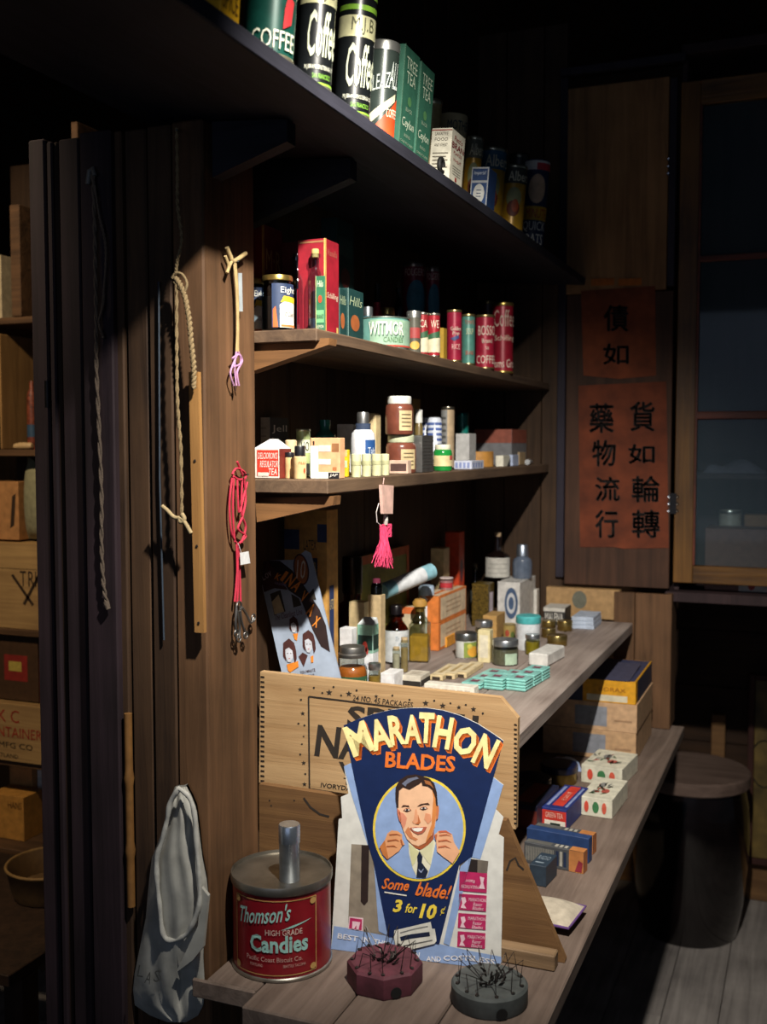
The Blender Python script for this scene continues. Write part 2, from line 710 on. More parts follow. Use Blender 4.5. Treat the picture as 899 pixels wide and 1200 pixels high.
def plank_wall(name, axis, lo, hi, at, z0, z1, width, thick, mat, sgn=1, gap=.003):
    root = MB()
    if axis == 'X':
        root.box(lo, hi, at + (thick if sgn > 0 else -thick - .01), at + (thick + .01 if sgn > 0 else -thick), z0, z1)
    else:
        root.box(at - thick - .01, at - thick, lo, hi, z0, z1)
    o = struct(root.build(name, W_DARK))
    a = lo
    while a < hi - .01:
        b = min(hi, a + width * random.uniform(.85, 1.15))
        j = random.uniform(-.0015, .0015)
        m = MB()
        if axis == 'X':
            m.box(a + gap / 2, b - gap / 2, at + j if sgn > 0 else at - thick, at + thick if sgn > 0 else at + j, z0, z1, .0015)
        else:
            m.box(at - thick, at + j, a + gap / 2, b - gap / 2, z0, z1, .0015)
        m.build('plank', mat, o)
        a = b
    return o


# floor of worn grey boards
fl = struct(MB().box(-3.2, 2.4, -2.5, 4.6, -.05, -.02).build('floor', W_DARK))
x = -3.2
while x < 2.4:
    wd = .165
    y = -2.5 + random.uniform(-.6, 0)
    while y < 4.6:
        ln = random.uniform(2.0, 3.2)
        if min(4.6, y + ln) - max(-2.5, y) > .05:
            MB().box(x + .0015, x + wd - .0015, max(-2.5, y) + .001, min(4.6, y + ln) - .001, -.02, random.uniform(-.001, .0)).build('plank', W_FLOOR, fl)
        y += ln
    x += wd

plank_wall('wall_back', 'Y', Y1 + .002, 3.2, XB, 0, 3.0, .19, .015, W_BACK)
plank_wall('wall_end', 'X', XB - .02, -.70, 3.2, ZL + .0, 3.0, .11, .015, W_BACK)
# far wall of the room behind cabinet and stool: wide dark boards
wf = struct(MB().box(-3.2, 2.4, 4.30, 4.34, 0, 3.2).build('wall_far', W_DARK))
z = 0.16
while z < 3.2:
    MB().box(-1.2, 2.4, 4.28, 4.30, z + .002, min(3.2, z + .22) - .002).build('plank', W_WALLF, wf)
    z += .22
struct(MB().box(-1.2, 2.4, 4.265, 4.30, 0, .155, .004).build('baseboard_far', W_PANEL))
struct(MB().box(-3.2, 2.4, -2.5, 4.6, 3.2, 3.25).build('ceiling', W_DARK))
struct(MB().box(-3.25, -3.2, -2.5, 4.6, 0, 3.2).build('wall_side', W_DARK))

# partition on the left: jamb boards, plank wall, corner post
wl = struct(MB().box(ony(62, 600, Y0).x, ony(205.5, 600, Y0).x - .001, Y0 + .03, Y1 - .002, 0, 2.24).build('wall_left', W_DARK))


def upright(px0, px1, dy, mat, yr=600, th=.03, name='plank'):
    x0, x1 = ony(px0, yr, Y0 + dy).x, ony(px1, yr, Y0 + dy).x
    return MB().box(x0, x1, Y0 + dy, Y0 + .03, 0, 2.24, .0025).build(name, mat, wl)


upright(152, 176, .004, W_PART)
upright(177.5, 204, .0, W_PART)
upright(136, 148, .0, W_PART)
upright(100, 135.5, -.012, W_JAMB)
upright(76, 99, .006, W_JAMB)
upright(70, 75, .014, W_DARK)
upright(62, 68.5, .008, W_JAMB)
d1 = struct(MB().box(ony(41, 600, Y0 + .02).x, ony(60, 600, Y0 + .02).x, Y0 + .02, Y0 + .05, 0, 2.25, .003).build('door_1', W_JAMB))
hz = ony(56, 462, Y0 + .012)
MB().lathe([(0, -.022), (.005, -.022), (.005, .022), (0, .022)], 12).build('hinge', metal('2a2a2c', .5), d1, 40, (hz.x, Y0 + .012, hz.z))
post = MB().box(ony(205.5, 600, Y0).x, XP, Y0, Y1, 0, tsz(XP) - .026, .003).build('corner_post', W_POST)
tag(post, 'thick brown corner post at the near ends of the shelves, cords nailed to it', 'post')
bam = MB()
b0, b1 = ony(150, 836, Y0 - .006), ony(154, 1062, Y0 - .006)
pts = []
for i in range(25):
    t = i / 24
    pts.append(b0.lerp(b1, t))
rad = [.0065 + (.002 if i in (8, 17) else 0) for i in range(25)]
bam.tube(pts, rad, 10)
tag(bam.build('bamboo_strip', P_('8a6236', rough=.45), None, 50), 'thin split bamboo strip fixed upright on the plank partition', 'bamboo')

# shelves
def shelf(name, label, x0, x1, y0, y1, z, th, mat):
    o = MB().box(x0, x1, y0, y1, z - th, z, .002).build(name, mat)
    return tag(o, label, 'shelf')


s2 = shelf('shelf_board', 'brown plank shelf holding red coffee cans and jars, second from the top', XB, XF, Y1, 3.19, Z2, .021, W_SHELF)
s3 = shelf('shelf_board', 'worn plank shelf holding small medicine boxes and vials, with a pink tassel hanging', XB, XF, Y1 + .04, 3.19, Z3, .024, W_SHELF)
# tilted top shelf, its back higher than its front
bw = -XB + XT
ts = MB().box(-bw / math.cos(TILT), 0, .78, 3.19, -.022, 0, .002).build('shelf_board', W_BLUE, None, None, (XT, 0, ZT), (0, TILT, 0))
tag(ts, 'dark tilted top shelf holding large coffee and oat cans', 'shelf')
# brackets
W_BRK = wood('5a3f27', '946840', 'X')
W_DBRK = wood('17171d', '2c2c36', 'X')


def bracket(pts, Y, th, mat, label):
    o = MB().prism([ony(x, y, Y) for x, y in pts], (0, th, 0)).build('shelf_bracket', mat, solid=True)
    tag(o, label, 'bracket')
    return o


bracket([(288, 399), (386, 396), (385, 404), (290, 437)], Y1 + .012, .03, W_BRK, 'wooden bracket under the shelf of jars and red cans')
bracket([(299, 584), (391, 581.5), (390, 592), (301, 612)], Y1 + .055, .03, W_BRK, 'pale wooden bracket under the shelf of medicine boxes')
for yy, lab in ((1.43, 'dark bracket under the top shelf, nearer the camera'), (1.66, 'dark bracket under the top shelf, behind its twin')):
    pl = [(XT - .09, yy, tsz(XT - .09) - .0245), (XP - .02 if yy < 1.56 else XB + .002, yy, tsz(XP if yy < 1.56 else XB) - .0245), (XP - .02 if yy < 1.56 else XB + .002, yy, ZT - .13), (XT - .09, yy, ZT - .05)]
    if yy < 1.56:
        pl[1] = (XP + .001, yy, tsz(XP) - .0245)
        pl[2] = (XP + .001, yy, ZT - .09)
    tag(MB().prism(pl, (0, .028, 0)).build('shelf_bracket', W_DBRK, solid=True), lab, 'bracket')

# counter: three long grey boards
ct = empty('counter', (-.7, 2.4, ZC - .03))
tag(ct, 'weathered grey plank counter crowded with bottles, tins and boxes', 'counter')
XCN, XCF = onz(608, 880, ZC).x, onz(742, 730, ZC).x
xs = [-.975, -.80, -.63, XCF]
for i in range(3):
    a, b = xs[i], xs[i + 1]
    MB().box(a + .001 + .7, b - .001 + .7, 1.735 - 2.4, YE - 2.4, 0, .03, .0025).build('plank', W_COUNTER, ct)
# lower shelf of four boards with uneven near ends
lw = empty('lower_shelf', (-.6, 2.3, ZL - .03))
tag(lw, 'low plank shelf below the counter, carrying the blade display and candy tin', 'shelf')
XL = onz(803, 850, ZL).x
xs = [onz(222, 1148, ZL).x, -.765, -.62, -.48, XL]
ye = [onz(240, 1150, ZL).y, 1.335, 1.32, 1.31]
for i in range(4):
    far = 3.2
    x0 = xs[i]
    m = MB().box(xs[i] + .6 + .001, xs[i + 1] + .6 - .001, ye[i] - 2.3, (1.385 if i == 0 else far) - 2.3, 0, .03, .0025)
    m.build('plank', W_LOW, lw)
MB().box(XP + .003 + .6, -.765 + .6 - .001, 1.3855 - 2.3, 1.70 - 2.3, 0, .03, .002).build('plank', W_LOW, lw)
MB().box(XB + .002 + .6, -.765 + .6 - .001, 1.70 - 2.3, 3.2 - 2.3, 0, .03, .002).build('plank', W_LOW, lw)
# supports under the lower shelf
for yy in (1.75, 2.95):
    tag(MB().box(-.75, -.68, yy, yy + .07, 0, ZL - .031, .003).build('support_leg', W_DARK), 'square dark leg under the low shelf, ' + ('near end' if yy < 2 else 'far end'), 'leg')
# boxed post at the far end of the counter
pf = empty('far_post', (-.44, 3.2, ZL))
tag(pf, 'boxed plank post at the far end of the counter, below the cabinet', 'post')
XQ = onz(782, 861, ZL).x
for a, b in ((-.535, -.475), (-.473, XQ)):
    MB().box(a + .44, b + .44, 3.142 - 3.2, 3.16 - 3.2, .001, 1.325 - ZL, .0015).build('plank', W_POST, pf)
MB().box(XQ - .018 + .44, XQ + .44, 3.1605 - 3.2, 3.26 - 3.2, .001, 1.325 - ZL, .0015).build('plank', W_POST, pf)

# ------------------------------------------------------------------ cabinet and lettered panel at the end of the aisle
def py(px, pyy, Y=YC):
    return ony(px, pyy, Y)


cz0, cz1 = 1.33, py(800, 90).z
cabx0, cabx1 = py(791, 500).x, .25
cab = empty('wall_cabinet', (cabx0, YC, cz0))
tag(cab, 'dark wall cabinet with a glazed wooden door, box and can inside', 'cabinet')
W_CAB = wood('1d1518', '3a2a2c', 'Z')
W_DOOR = wood('3c2818', '7a5528', 'Z', rough=.45)
W_RAIL = wood('3c2818', '7a5528', 'X', rough=.45)
W_RED = wood('3a1a12', '6b3322', 'X', rough=.5)


def cbox(name, x0, x1, y0, y1, z0, z1, mat, parent=cab, bev=.002):
    return MB().box(x0 - cabx0, x1 - cabx0, y0 - YC, y1 - YC, z0 - cz0, z1 - cz0, bev).build(name, mat, parent)


cbox('base_board', cabx0 - .02, cabx1, YC - .008, YC + .40, cz0 - .03, cz0 - .001, W_CAB)
cbox('back_panel', cabx0, cabx1, YC + .36, YC + .38, cz0, cz1 + .06, W_CAB)
cbox('side_panel', cabx0, cabx0 + .016, YC + .03, YC + .36, cz0, cz1 + .06, W_CAB)
cbox('side_panel', cabx1 - .016, cabx1, YC + .03, YC + .36, cz0, cz1 + .06, W_CAB)
cbox('top_panel', cabx0, cabx1, YC, YC + .38, cz1 + .061, cz1 + .09, W_CAB)
cbox('shelf', cabx0 + .017, cabx1 - .017, YC + .05, YC + .35, py(850, 560, YC + .2).z, py(850, 560, YC + .2).z + .015, W_CAB)
dz0, dz1 = py(800, 683).z, py(810, 95).z
gx0 = py(818, 400).x
gx1 = gx0 + .40
dr = cbox('door', cabx0 + .002, gx0 - .004, YC, YC + .028, dz0, dz1, W_DOOR)
cbox('stile', gx1 + .004, gx1 + .05, YC, YC + .028, dz0, dz1, W_DOOR, dr)
g = [(py(850, 664).z, py(850, 491).z), (py(850, 482).z, py(850, 305).z), (py(850, 298).z, py(850, 120).z)]
cbox('rail', gx0 - .004, gx1 + .004, YC, YC + .028, dz0, g[0][0] - .002, W_RAIL, dr)
cbox('rail', gx0 - .004, gx1 + .004, YC, YC + .028, g[2][1] + .002, dz1, W_RAIL, dr)
cbox('glazing_bar', gx0 - .004, gx1 + .004, YC + .001, YC + .026, g[0][1], g[1][0], W_RED, dr)
cbox('glazing_bar', gx0 - .004, gx1 + .004, YC + .001, YC + .026, g[1][1], g[2][0], W_RED, dr)
cbox('beading', gx0 - .004, gx0 + .002, YC - .001, YC + .02, g[0][0], g[2][1], W_RED, dr, 0)
GL = glass('e6edf0', .04, .014).copy()          # pale blue diffuse mixed in, standing for reflected light on dusty panes
_n = GL.node_tree
_o = [n for n in _n.nodes if n.type == 'OUTPUT_MATERIAL'][0]
_d = _n.nodes.new('ShaderNodeBsdfDiffuse')
_d.inputs[0].default_value = lin('a9c4cf') + [1]
_x = _n.nodes.new('ShaderNodeMixShader')
_x.inputs[0].default_value = 0.04
_n.links.new(_o.inputs['Surface'].links[0].from_socket, _x.inputs[1])
_n.links.new(_d.outputs[0], _x.inputs[2])
_n.links.new(_x.outputs[0], _o.inputs['Surface'])
for a, b in g:
    cbox('pane', gx0 + .001, gx1 - .001, YC + .012, YC + .015, a + .0005, b - .0005, GL, dr, 0)
STEEL = metal('b9bcc2', .25)
for yy, dx in ((195, -1), (590, 0)):
    c = py(789, yy)
    h = MB()
    h.box(c.x - .009 - cabx0, c.x + .009 - cabx0, -.003, -.0005, c.z - .03 - cz0, c.z + .03 - cz0)
    hg = h.build('hinge', metal('26262a', .5), cab)
    for k in (-1, 0, 1):
        for q in ((-1,) if dx else (-1, 1)):
            MB().lathe([(0, -.003), (.0038, -.002), (.0042, 0), (.0042, .001)], 10).build('screw', STEEL if q < 0 else metal('4a4038', .4), hg, 60, (c.x - cabx0 + q * .012, -.004, c.z - cz0 + k * .0205), (math.pi / 2 * -1 + math.pi, 0, 0))
# things in the cabinet
def inbox(px0, px1, y0p, y1p, Y, wy, col, name, label, cat, **kw):
    a, b = ony(px0, y1p, Y), ony(px1, y0p, Y)
    c = Carton(name, label, cat, (Vector(((a.x + b.x) / 2, Y + wy / 2, cz0 + .0005 if kw.get('floor', True) else a.z)), b.x - a.x, wy, b.z - (cz0 + .0005 if kw.get('floor', True) else a.z)), col)
    return c


ib = inbox(826, 935, 622, 668, YC + .07, .13, '6a4438', 'carton', 'brown carton with a white label inside the glazed cabinet', 'box')
ib.F.panel(.38, .0, .98, .22, P_('b9b4b0'), 'label')
ib.F.disc(.52, .11, .04, .09, P_('9c2a24'))
cin = onz(857, 640, cz0 + .001)
R = Round('tin_can', 'pale tin can standing behind the carton in the glazed cabinet', 'can', round_at(856, 598, 26, Y=YC + .24, z=cz0 + .0005), can_parts('b8b2a4'))
R.patch(-50, 50, .35, .6, P_('6a655c'))
ic = inbox(872, 910, 604, 640, YC + .25, .08, '8c6038', 'carton', 'orange brown carton beside the tin in the glazed cabinet', 'box')
sh = py(850, 560, YC + .2).z + .0155
cl = MB()
n = 16
vs = []
for i in range(n + 1):
    for j in range(7):
        u, v = i / n, j / 6
        e = math.sin(math.pi * u) ** .4 * math.sin(math.pi * v) ** .4
        vs.append((-.02 + .17 * u, .19 * v, .001 + e * (.03 + .012 * math.sin(9 * u + 4 * v))))
cl.add(vs, [(i * 7 + j, (i + 1) * 7 + j, (i + 1) * 7 + j + 1, i * 7 + j + 1) for i in range(n) for j in range(6)])
tag(cl.build('folded_cloth', P_('6f6a78', rough=.9), None, 180, (gx0 + .03, YC + .1, sh)), 'folded grey cloth on the shelf inside the glazed cabinet', 'cloth')

# lettered wooden panel beside the cabinet
px0, px1 = py(654, 400).x, py(790, 400).x
pb = empty('lettered_board', (px0, YC, cz0))
tag(pb, 'tall dark wooden panel beside the cabinet, with lettered orange papers pasted on', 'panel')
W_PB = wood('2f2018', '55392a', 'Z')
W_PU = wood('6a4c30', 'a87c50', 'Z')
W_FR = wood('1c1820', '35303c', 'Z')


def pbox(name, x0, x1, y0, y1, z0, z1, mat):
    return MB().box(x0 - px0, x1 - px0, y0 - YC, y1 - YC, z0 - cz0, z1 - cz0, .0015).build(name, mat, pb)


pbox('board', py(663, 500).x, px1 - .003, YC, YC + .0135, py(700, 686).z, py(700, 345).z, W_PB)
pbox('upper_board', py(663, 200).x, py(783, 200).x, YC, YC + .0135, py(700, 343).z, py(700, 100).z, W_PU)
pbox('stile', px0, py(662, 500).x, YC - .004, YC + .0135, py(652, 676).z, py(652, 92).z, W_FR)
pbox('stile', py(784, 200).x, px1 - .002, YC - .004, YC + .0135, py(784, 335).z, py(784, 92).z, W_FR)
pbox('top_rail', px0, px1 + .02, YC - .008, YC + .0135, py(652, 91).z, py(652, 82).z, W_FR)
INK = P_('17110f', rough=.8)


def paper_sheet(corners, label, col, chars, dk=2):
    o = MB().prism([ony(x, y, YC - .0006) for x, y in corners], (0, -.0012, 0)).build('lettered_paper', P_(col, rough=.85, var=.22, scale=16), solid=True)
    tag(o, label, 'paper')
    p = Px(o, (0, YC - .0019, 0), (0, -1, 0))
    for ch, cx, cy, wd, ht in chars:
        p.text(ch, cx, cy, wd, ht, INK, k=1, name='character', brush=.7)
    return o


paper_sheet([(681, 341), (768, 335), (769, 440), (726, 444), (684, 440)], 'faded upper orange paper with two large brushed characters', '7a3a1c', [('債', 722, 373, 28, 30), ('如', 722, 415, 29, 24)])
paper_sheet([(678, 452), (781, 447), (784, 642), (731, 643), (719, 641), (680, 641)], 'lower orange paper with two columns of brushed black characters', '70341a',
            [('藥', 705, 490, 28, 34), ('物', 708, 531, 27, 30), ('流', 712, 573, 28, 28), ('行', 711, 614, 26, 32),
             ('貨', 753, 488, 28, 34), ('如', 752, 532, 30, 22), ('輪', 757, 573, 32, 30), ('轉', 757, 614, 32, 32)])
for a, b in ((693, 720), (725, 752)):
    tag(MB().prism([ony(a, 335, YC - .001), ony(b, 334, YC - .001), ony(b, 326, YC - .001), ony(a, 327, YC - .001)], (0, -.002, 0)).build('paper_scrap', P_('b5641f', rough=.8), solid=True),
        'torn orange paper scrap above the upper sheet, ' + ('left half' if a < 700 else 'right half'), 'paper')

# ------------------------------------------------------------------ stool and framed picture in the corner
sc_ = onz(800, 1105, 0.0)
dv = Vector((sc_.x, sc_.y, 0)).normalized()
sx = onz(806, 1090, 0)
st = empty('barrel_stool', (sx.x, 3.93, 0))
tag(st, 'dark glazed barrel stool with a flat wooden lid by the low shelf', 'stool')
prof = [(0, 0), (.165, 0), (.17, .01), (.185, .1), (.2, .25), (.207, .36), (.2, .47), (.187, .545), (.0, .545)]
MB().lathe(prof, 48).build('jar_body', P_('120d0d', rough=.16, coat=.6, var=.3, scale=9), st, 60)
MB().lathe([(0, .546), (.2, .546), (.206, .552), (.206, .588), (.2, .594), (0, .594)], 48).build('lid', wood('55443c', '7a665c', 'X'), st, 40)
pfm = empty('framed_picture', (.02, 4.2, .3))
tag(pfm, 'dark framed picture leaning against the far wall by the stool', 'picture')
ax = ony(876, 900, 4.22).x
zt, zb = ony(880, 790, 4.22).z, ony(880, 1012, 4.22).z
W_FRM = wood('2a1614', '4a2a24', 'Z')


def fb(name, x0, x1, z0, z1, y0, y1, mat):
    return MB().box(x0 - .02, x1 - .02, y0 - 4.2, y1 - 4.2, z0 - .3, z1 - .3, .002).build(name, mat, pfm)


fb('frame_side', ax, ax + .022, zb, zt, 4.215, 4.24, W_FRM)
fb('frame_side', ax + .45, ax + .472, zb, zt, 4.215, 4.24, W_FRM)
fb('frame_rail', ax + .0225, ax + .4495, zb, zb + .022, 4.215, 4.24, W_FRM)
fb('frame_rail', ax + .0225, ax + .4495, zt - .022, zt, 4.215, 4.24, W_FRM)
fb('picture_sheet', ax + .0225, ax + .4495, zb + .0225, zt - .0225, 4.226, 4.236, P_('6e5a2c', var=.3, scale=14))
m = MB()
m.tube([(ax + .06 + .05 * math.cos(a) - .02, 4.2255 - 4.2, .48 - .3 + .09 * math.sin(a) + .07) for a in [i * .2 for i in range(2, 28)]], .003, 6)
m.build('print', P_('2a2412'), pfm)
sidepc = MB().box(-.34, -.29, 4.22, 4.25, .0, ony(812, 835, 4.22).z, .002).build('leaning_board', W_PANEL)
tag(sidepc, 'narrow board standing against the far wall behind the stool', 'board')

# ------------------------------------------------------------------ stock room seen through the left opening
YR = 2.35


def rx(px):
    return ony(px, 600, YR).x


def rz(yp):
    return ony(20, yp, YR).z


XR0 = rx(-60)
XR1 = rx(66) + .08
W_RK = wood('3b2a1c', '6b4d33', 'X')
W_RKZ = wood('7a5a36', 'a9814f', 'Z')
rk = empty('stock_rack', (XR0, YR, 0))
tag(rk, 'open wooden stock rack seen through the doorway on the left', 'rack')


def rb(name, x0, x1, y0, y1, z0, z1, mat):
    return MB().box(x0 - XR0, x1 - XR0, y0 - YR, y1 - YR, z0, z1, .002).build(name, mat, rk)


for yp in (372, 527, 737, 890):
    zz = rz(yp)
    rb('shelf', XR0, XR1, YR - .01, YR + .28, zz - .018, zz, W_RK)
rb('back_panel', XR0, XR1, YR + .281, YR + .30, .1, 2.6, W_BACK)
rb('upright', rx(22), rx(33), YR - .012, YR + .28, rz(372) + .001, rz(372) + .30, W_RK)
rb('upright', rx(2), rx(4), YR, YR + .28, rz(527) + .001, rz(390), W_RKZ)
rb('upright', XR1, XR1 + .02, YR - .012, YR + .30, 0, 2.6, W_RK)


def rbox(px0, px1, yt, ybz, col, name, label, cat, dy=.005, wy=.2, mat=None):
    x0, x1 = rx(px0), rx(px1)
    zb = rz(ybz) + .0005
    c = Carton(name, label, cat, (Vector(((x0 + x1) / 2, YR + dy + wy / 2, zb)), x1 - x0, wy, rz(yt) - zb), col, mat=mat)
    return c


W_RC = wood('8a6a44', 'b8945f', 'X', 1.4)
rbox(-30, 1.5, 295, 372, 'b9a888', 'carton', 'cream carton at the top left, on the highest rack shelf', 'box', .02, .1)
rbox(21, 31, 480, 527, '3a2c22', 'carton', 'small dark carton in the lit rack cubby', 'box', .10, .1)
R = Round('patterned_bottle', 'red and blue patterned bottle in the rack cubby', 'bottle', round_at(37, 446, 12, Y=YR + .05, z=rz(527) + .0005),
          [('body', [(0, 0), (.95, 0), (1, .03), (1, .75), (.8, .83), (.45, .88), (.45, .97), (.3, 1), (0, 1)], P_('7d3a22', var=.35, scale=90))])
R.patch(-80, 80, .18, .36, P_('2f4a63'))
m = MB()
c0 = ony(10, 519, YR + .03)
m.tube([(0, 0, .009), (.02, .0, .011), (.05, .004, .011), (.058, .004, .011)], [.007, .0095, .0095, .006], 12)
tag(m.build('turned_spindle', P_('c9a878', rough=.5), None, 60, (rx(10), YR + .03, rz(527))), 'short pale turned wooden spindle lying in the rack cubby', 'spindle')
c = rbox(-20, 16, 565, 634, 'b5814f', 'carton', 'tan carton beside the olive cloth bag on the rack', 'box', .02, .12)
c.F.poly([(.72, .2), (.85, .25), (.92, .8), (.8, .75)], P_('3a2a1c'), 'print')
# olive bag
m = MB()
xa, xb_, za, zbb = rx(16), rx(50), rz(633.6), rz(541)
vs = []
for i in range(13):
    for j in range(13):
        u, v = i / 12, j / 12
        e = (math.sin(math.pi * u) * math.sin(math.pi * min(1, v * 1.02))) ** .35 if 0 < u < 1 and 0 < v < 1 else 0
        vs.append((xa + (xb_ - xa) * u, YR + .06 - .045 * e, za + (zbb - za) * v + (.012 * math.cos(2 * math.pi * u) if j == 12 else 0)))
fs = [(i * 13 + j, (i + 1) * 13 + j, (i + 1) * 13 + j + 1, i * 13 + j + 1) for i in range(12) for j in range(12)]
o = len(vs)
vs += [(a, YR + .12 - b + .0, c_) for a, b, c_ in [(q[0], q[1] - YR, q[2]) for q in vs]]
fs += [tuple(reversed([k + o for k in f])) for f in fs]
bg = m.add(vs, fs).build('cloth_bag', P_('8f8a6a', rough=.9, bump=.3), None, 180)
tag(bg, 'plump olive cloth bag standing on the stock rack', 'bag')
c = rbox(-40, 47, 636.5, 737, 'a07c4e', 'wooden_crate', 'pale wooden crate with black stamped marks on the rack', 'crate', .0, .2, W_RC)
c.F.panel(0, .70, 1, .705, P_('2a1c10'), 'joint')
for t, a in (('T', .72), ('R', .83), ('K', .92)):
    c.F.text(t, a, .5, a + .08, .68, P_('3a2a1c'))
c.F.poly([(.6, .62), (.63, .64), (.9, .3), (.87, .28)], P_('3a2a1c'), 'print', 2)
c.F.poly([(.75, .3), (.78, .28), (.98, .62), (.95, .64)], P_('3a2a1c'), 'print', 2)
c = rbox(-30, 38, 746, 822, '4a3320', 'carton', 'brown carton with a red label on the stock rack', 'box', .01, .2)
c.F.panel(.42, .3, .82, .7, P_('8c2a22'))
c.F.panel(.5, .45, .72, .6, P_('b9a24a'), 'label', 2)
c = rbox(39, 52, 770, 822, '5a2418', 'carton', 'narrow dark red carton right of the brown carton on the rack', 'box', .01, .2)
c = rbox(-40, 54, 823.5, 890, 'a98655', 'wooden_crate', 'wooden crate with red and dark stencilled letters, lowest on the rack', 'crate', -.02, .22, W_RC)
# the brown carton and the crate: crate rests on the lowest board, carton on top of it
RED = P_('9a3020')
c.F.text('K C', .42, .68, .68, .9, RED)
c.F.text('CONTAINER', .2, .42, .96, .6, RED)
c.F.text('JONES MFG CO', .05, .2, .84, .33, P_('2f2418'))
c.F.text('PORTLAND', .3, .06, .66, .13, P_('2f2418'))
zlow = rz(985)
rb('shelf', XR0, XR1, YR - .06, YR + .28, zlow - .02, zlow, W_RK)
for i, (a, b, yt, dy, col, lab) in enumerate([(-25, 2, 905, .10, 'c8925a', 'orange tan packet at the left of the low rack pile'), (3, 14, 907, .12, 'd5d5d2', 'white packet in the low rack pile beside the tan one'),
                                        (15, 27, 915, .14, 'b9c0c4', 'pale grey packet in the low rack pile'), (28, 38, 922, .16, 'd8d2c6', 'cream packet at the right of the low rack pile'),
                                        (-20, 20, 934, .0, 'c0883f', 'orange box with dark letters in front of the low rack pile')]):
    c = rbox(a, b, yt, 985, col, 'packet', lab, 'packet', dy, .05 if i < 4 else .08)
    if i == 4:
        c.F.text('HANS', .55, .72, .95, .88, P_('4a2a12'))
# basket
bc = ony(62, 968, YR - .25)
bk = empty('round_basket', (bc.x, YR - .25, zlow - .001))
tag(bk, 'round brown bentwood basket on the dark table behind the doorway', 'basket')
# table below
tz = rz(1000)
tb = MB().box(rx(-70), ony(52, 1000, YR - .5).x, YR - .62, YR - .08, zlow - .028, zlow - .002, .002).build('stock_table', W_DARK)
tag(tb, 'dark table top just inside the doorway on the left', 'table')
for xx in (rx(-60), ony(44, 1000, YR - .5).x - .03):
    MB().box(xx, xx + .05, YR - .58, YR - .53, 0, zlow - .0285).build('leg', W_DARK, tb)
m = MB().lathe([(0, .002), (.088, .002), (.095, .02), (.105, .075), (.108, .078), (.104, .08), (.1, .075), (.09, .02), (0, .01)], 40)
m.build('bowl', P_('5e4526', rough=.7), bk, 50)
m = MB().tube([(.106 * math.cos(i * math.pi / 20), .106 * math.sin(i * math.pi / 20), .078) for i in range(40)], .004, 8, True)
m.build('rim', P_('8a6a3c', rough=.7), bk, 60)
bk.location = (ony(58, 950, YR - .25).x, YR - .25, zlow - .001)

# ------------------------------------------------------------------ top shelf: coffee, tea and oat packages
CREAM, INKC, GREEND = 'e6dcb8', '1a1a18', '17413a'


def yedge(px):
    return 135 + (px - 427) * .735


def top_round(cx, wpx, hgt, back=0.0):
    """can on the tilted shelf: base centre at pixel column cx, set back from the front edge"""
    r = .03
    for _ in range(3):
        X = XT - r - .006 - back
        c = onx(cx, yedge(cx), X)
        r = wpx * depth(c) / F / 2
    P = Vector((X, c.y, tsz(X) + .0005))
    return P, r, hgt if hgt < 1 else top_h(cx + 6, hgt, P)


def top_h(cx, yt, P):
    return ztop(cx, yt, P) - P[2]


def top_box(x0, x1, x2, hgt, back=0.0):
    X = XT - .005 - back
    c = onx(x1, yedge(x1), X)
    wy = onx(x2, yedge(x2), X).y - c.y
    wx = X - ony(x0, yedge(x1), c.y).x
    Xc = X - wx / 2
    return Vector((Xc, c.y + wy / 2, tsz(Xc) + .0005)), wx, wy, hgt if hgt < 1 else top_h(x1 + 6, hgt, Vector((X, c.y, 0))) - tsz(X)


TG = 'packages on the tilted top shelf'
c = Carton('carton', 'yellow carton at the near end of the top shelf', 'box', top_box(222, 258, 280, .19), 'd8a418', TG, tilt=TILT)
c.deco([('t', 'R', 'SPICE', .1, .04, .9, .16, '5a3a10'), ('t', 'F', 'SPICE', .1, .08, .9, .22, '5a3a10')])
R = Round('coffee_can', 'large dark green coffee can with cream lettering and a red mark on the top shelf', 'can', top_round(313, 62, .21), can_parts('14493f', 'd0c9a8'), TG, TILT)
R.text('ROYAL', 12, 90, .42, .56, P_('cfd6bf'))
R.text('Club', 0, 60, .6, .74, P_('cfd6bf'), shear=.3)
R.shape([(30, .18), (52, .22), (58, .36), (40, .4), (32, .3)], P_('b02a2e'))
R.text('COFFEE', 14, 100, .06, .17, P_('e3e2cc'))


def mjb(cx, wpx, h, label, back=0.0, full=False):
    R = Round('coffee_can', label, 'can', top_round(cx, wpx, h, back), can_parts('15181a', 'd9d4b2'), TG, TILT)
    R.patch(-180, 180, .60, .76, P_('d9d6a8', rough=.3, metal=.3), R=.975, k=1, name='band')
    R.text('M.J.B', 22, 74, .615, .745, P_('5a5a42'), R=.975, shear=.0)
    R.patch(-180, 180, .80, .84, P_('7fae3a', rough=.3), R=.975, k=1, name='band')
    R.patch(-180, 180, .90, .97, P_('8ab84a', rough=.3), R=.975, k=1, name='band')
    R.text('Coffee', 26, 100, .22, .55, P_('c9cfb4'), R=.975, shear=.12, bold=.015)
    R.text('M.J.BRANDENSTEIN & CO', 20, 96, .125, .165, P_('dfe0cc'), R=.975)
    R.text('SAN FRANCISCO', 28, 62, .07, .105, P_('79b03a'), R=.975)
    R.patch(-180, 180, .03, .045, P_('7fae3a', rough=.3), R=.975, k=1, name='band')
    return R


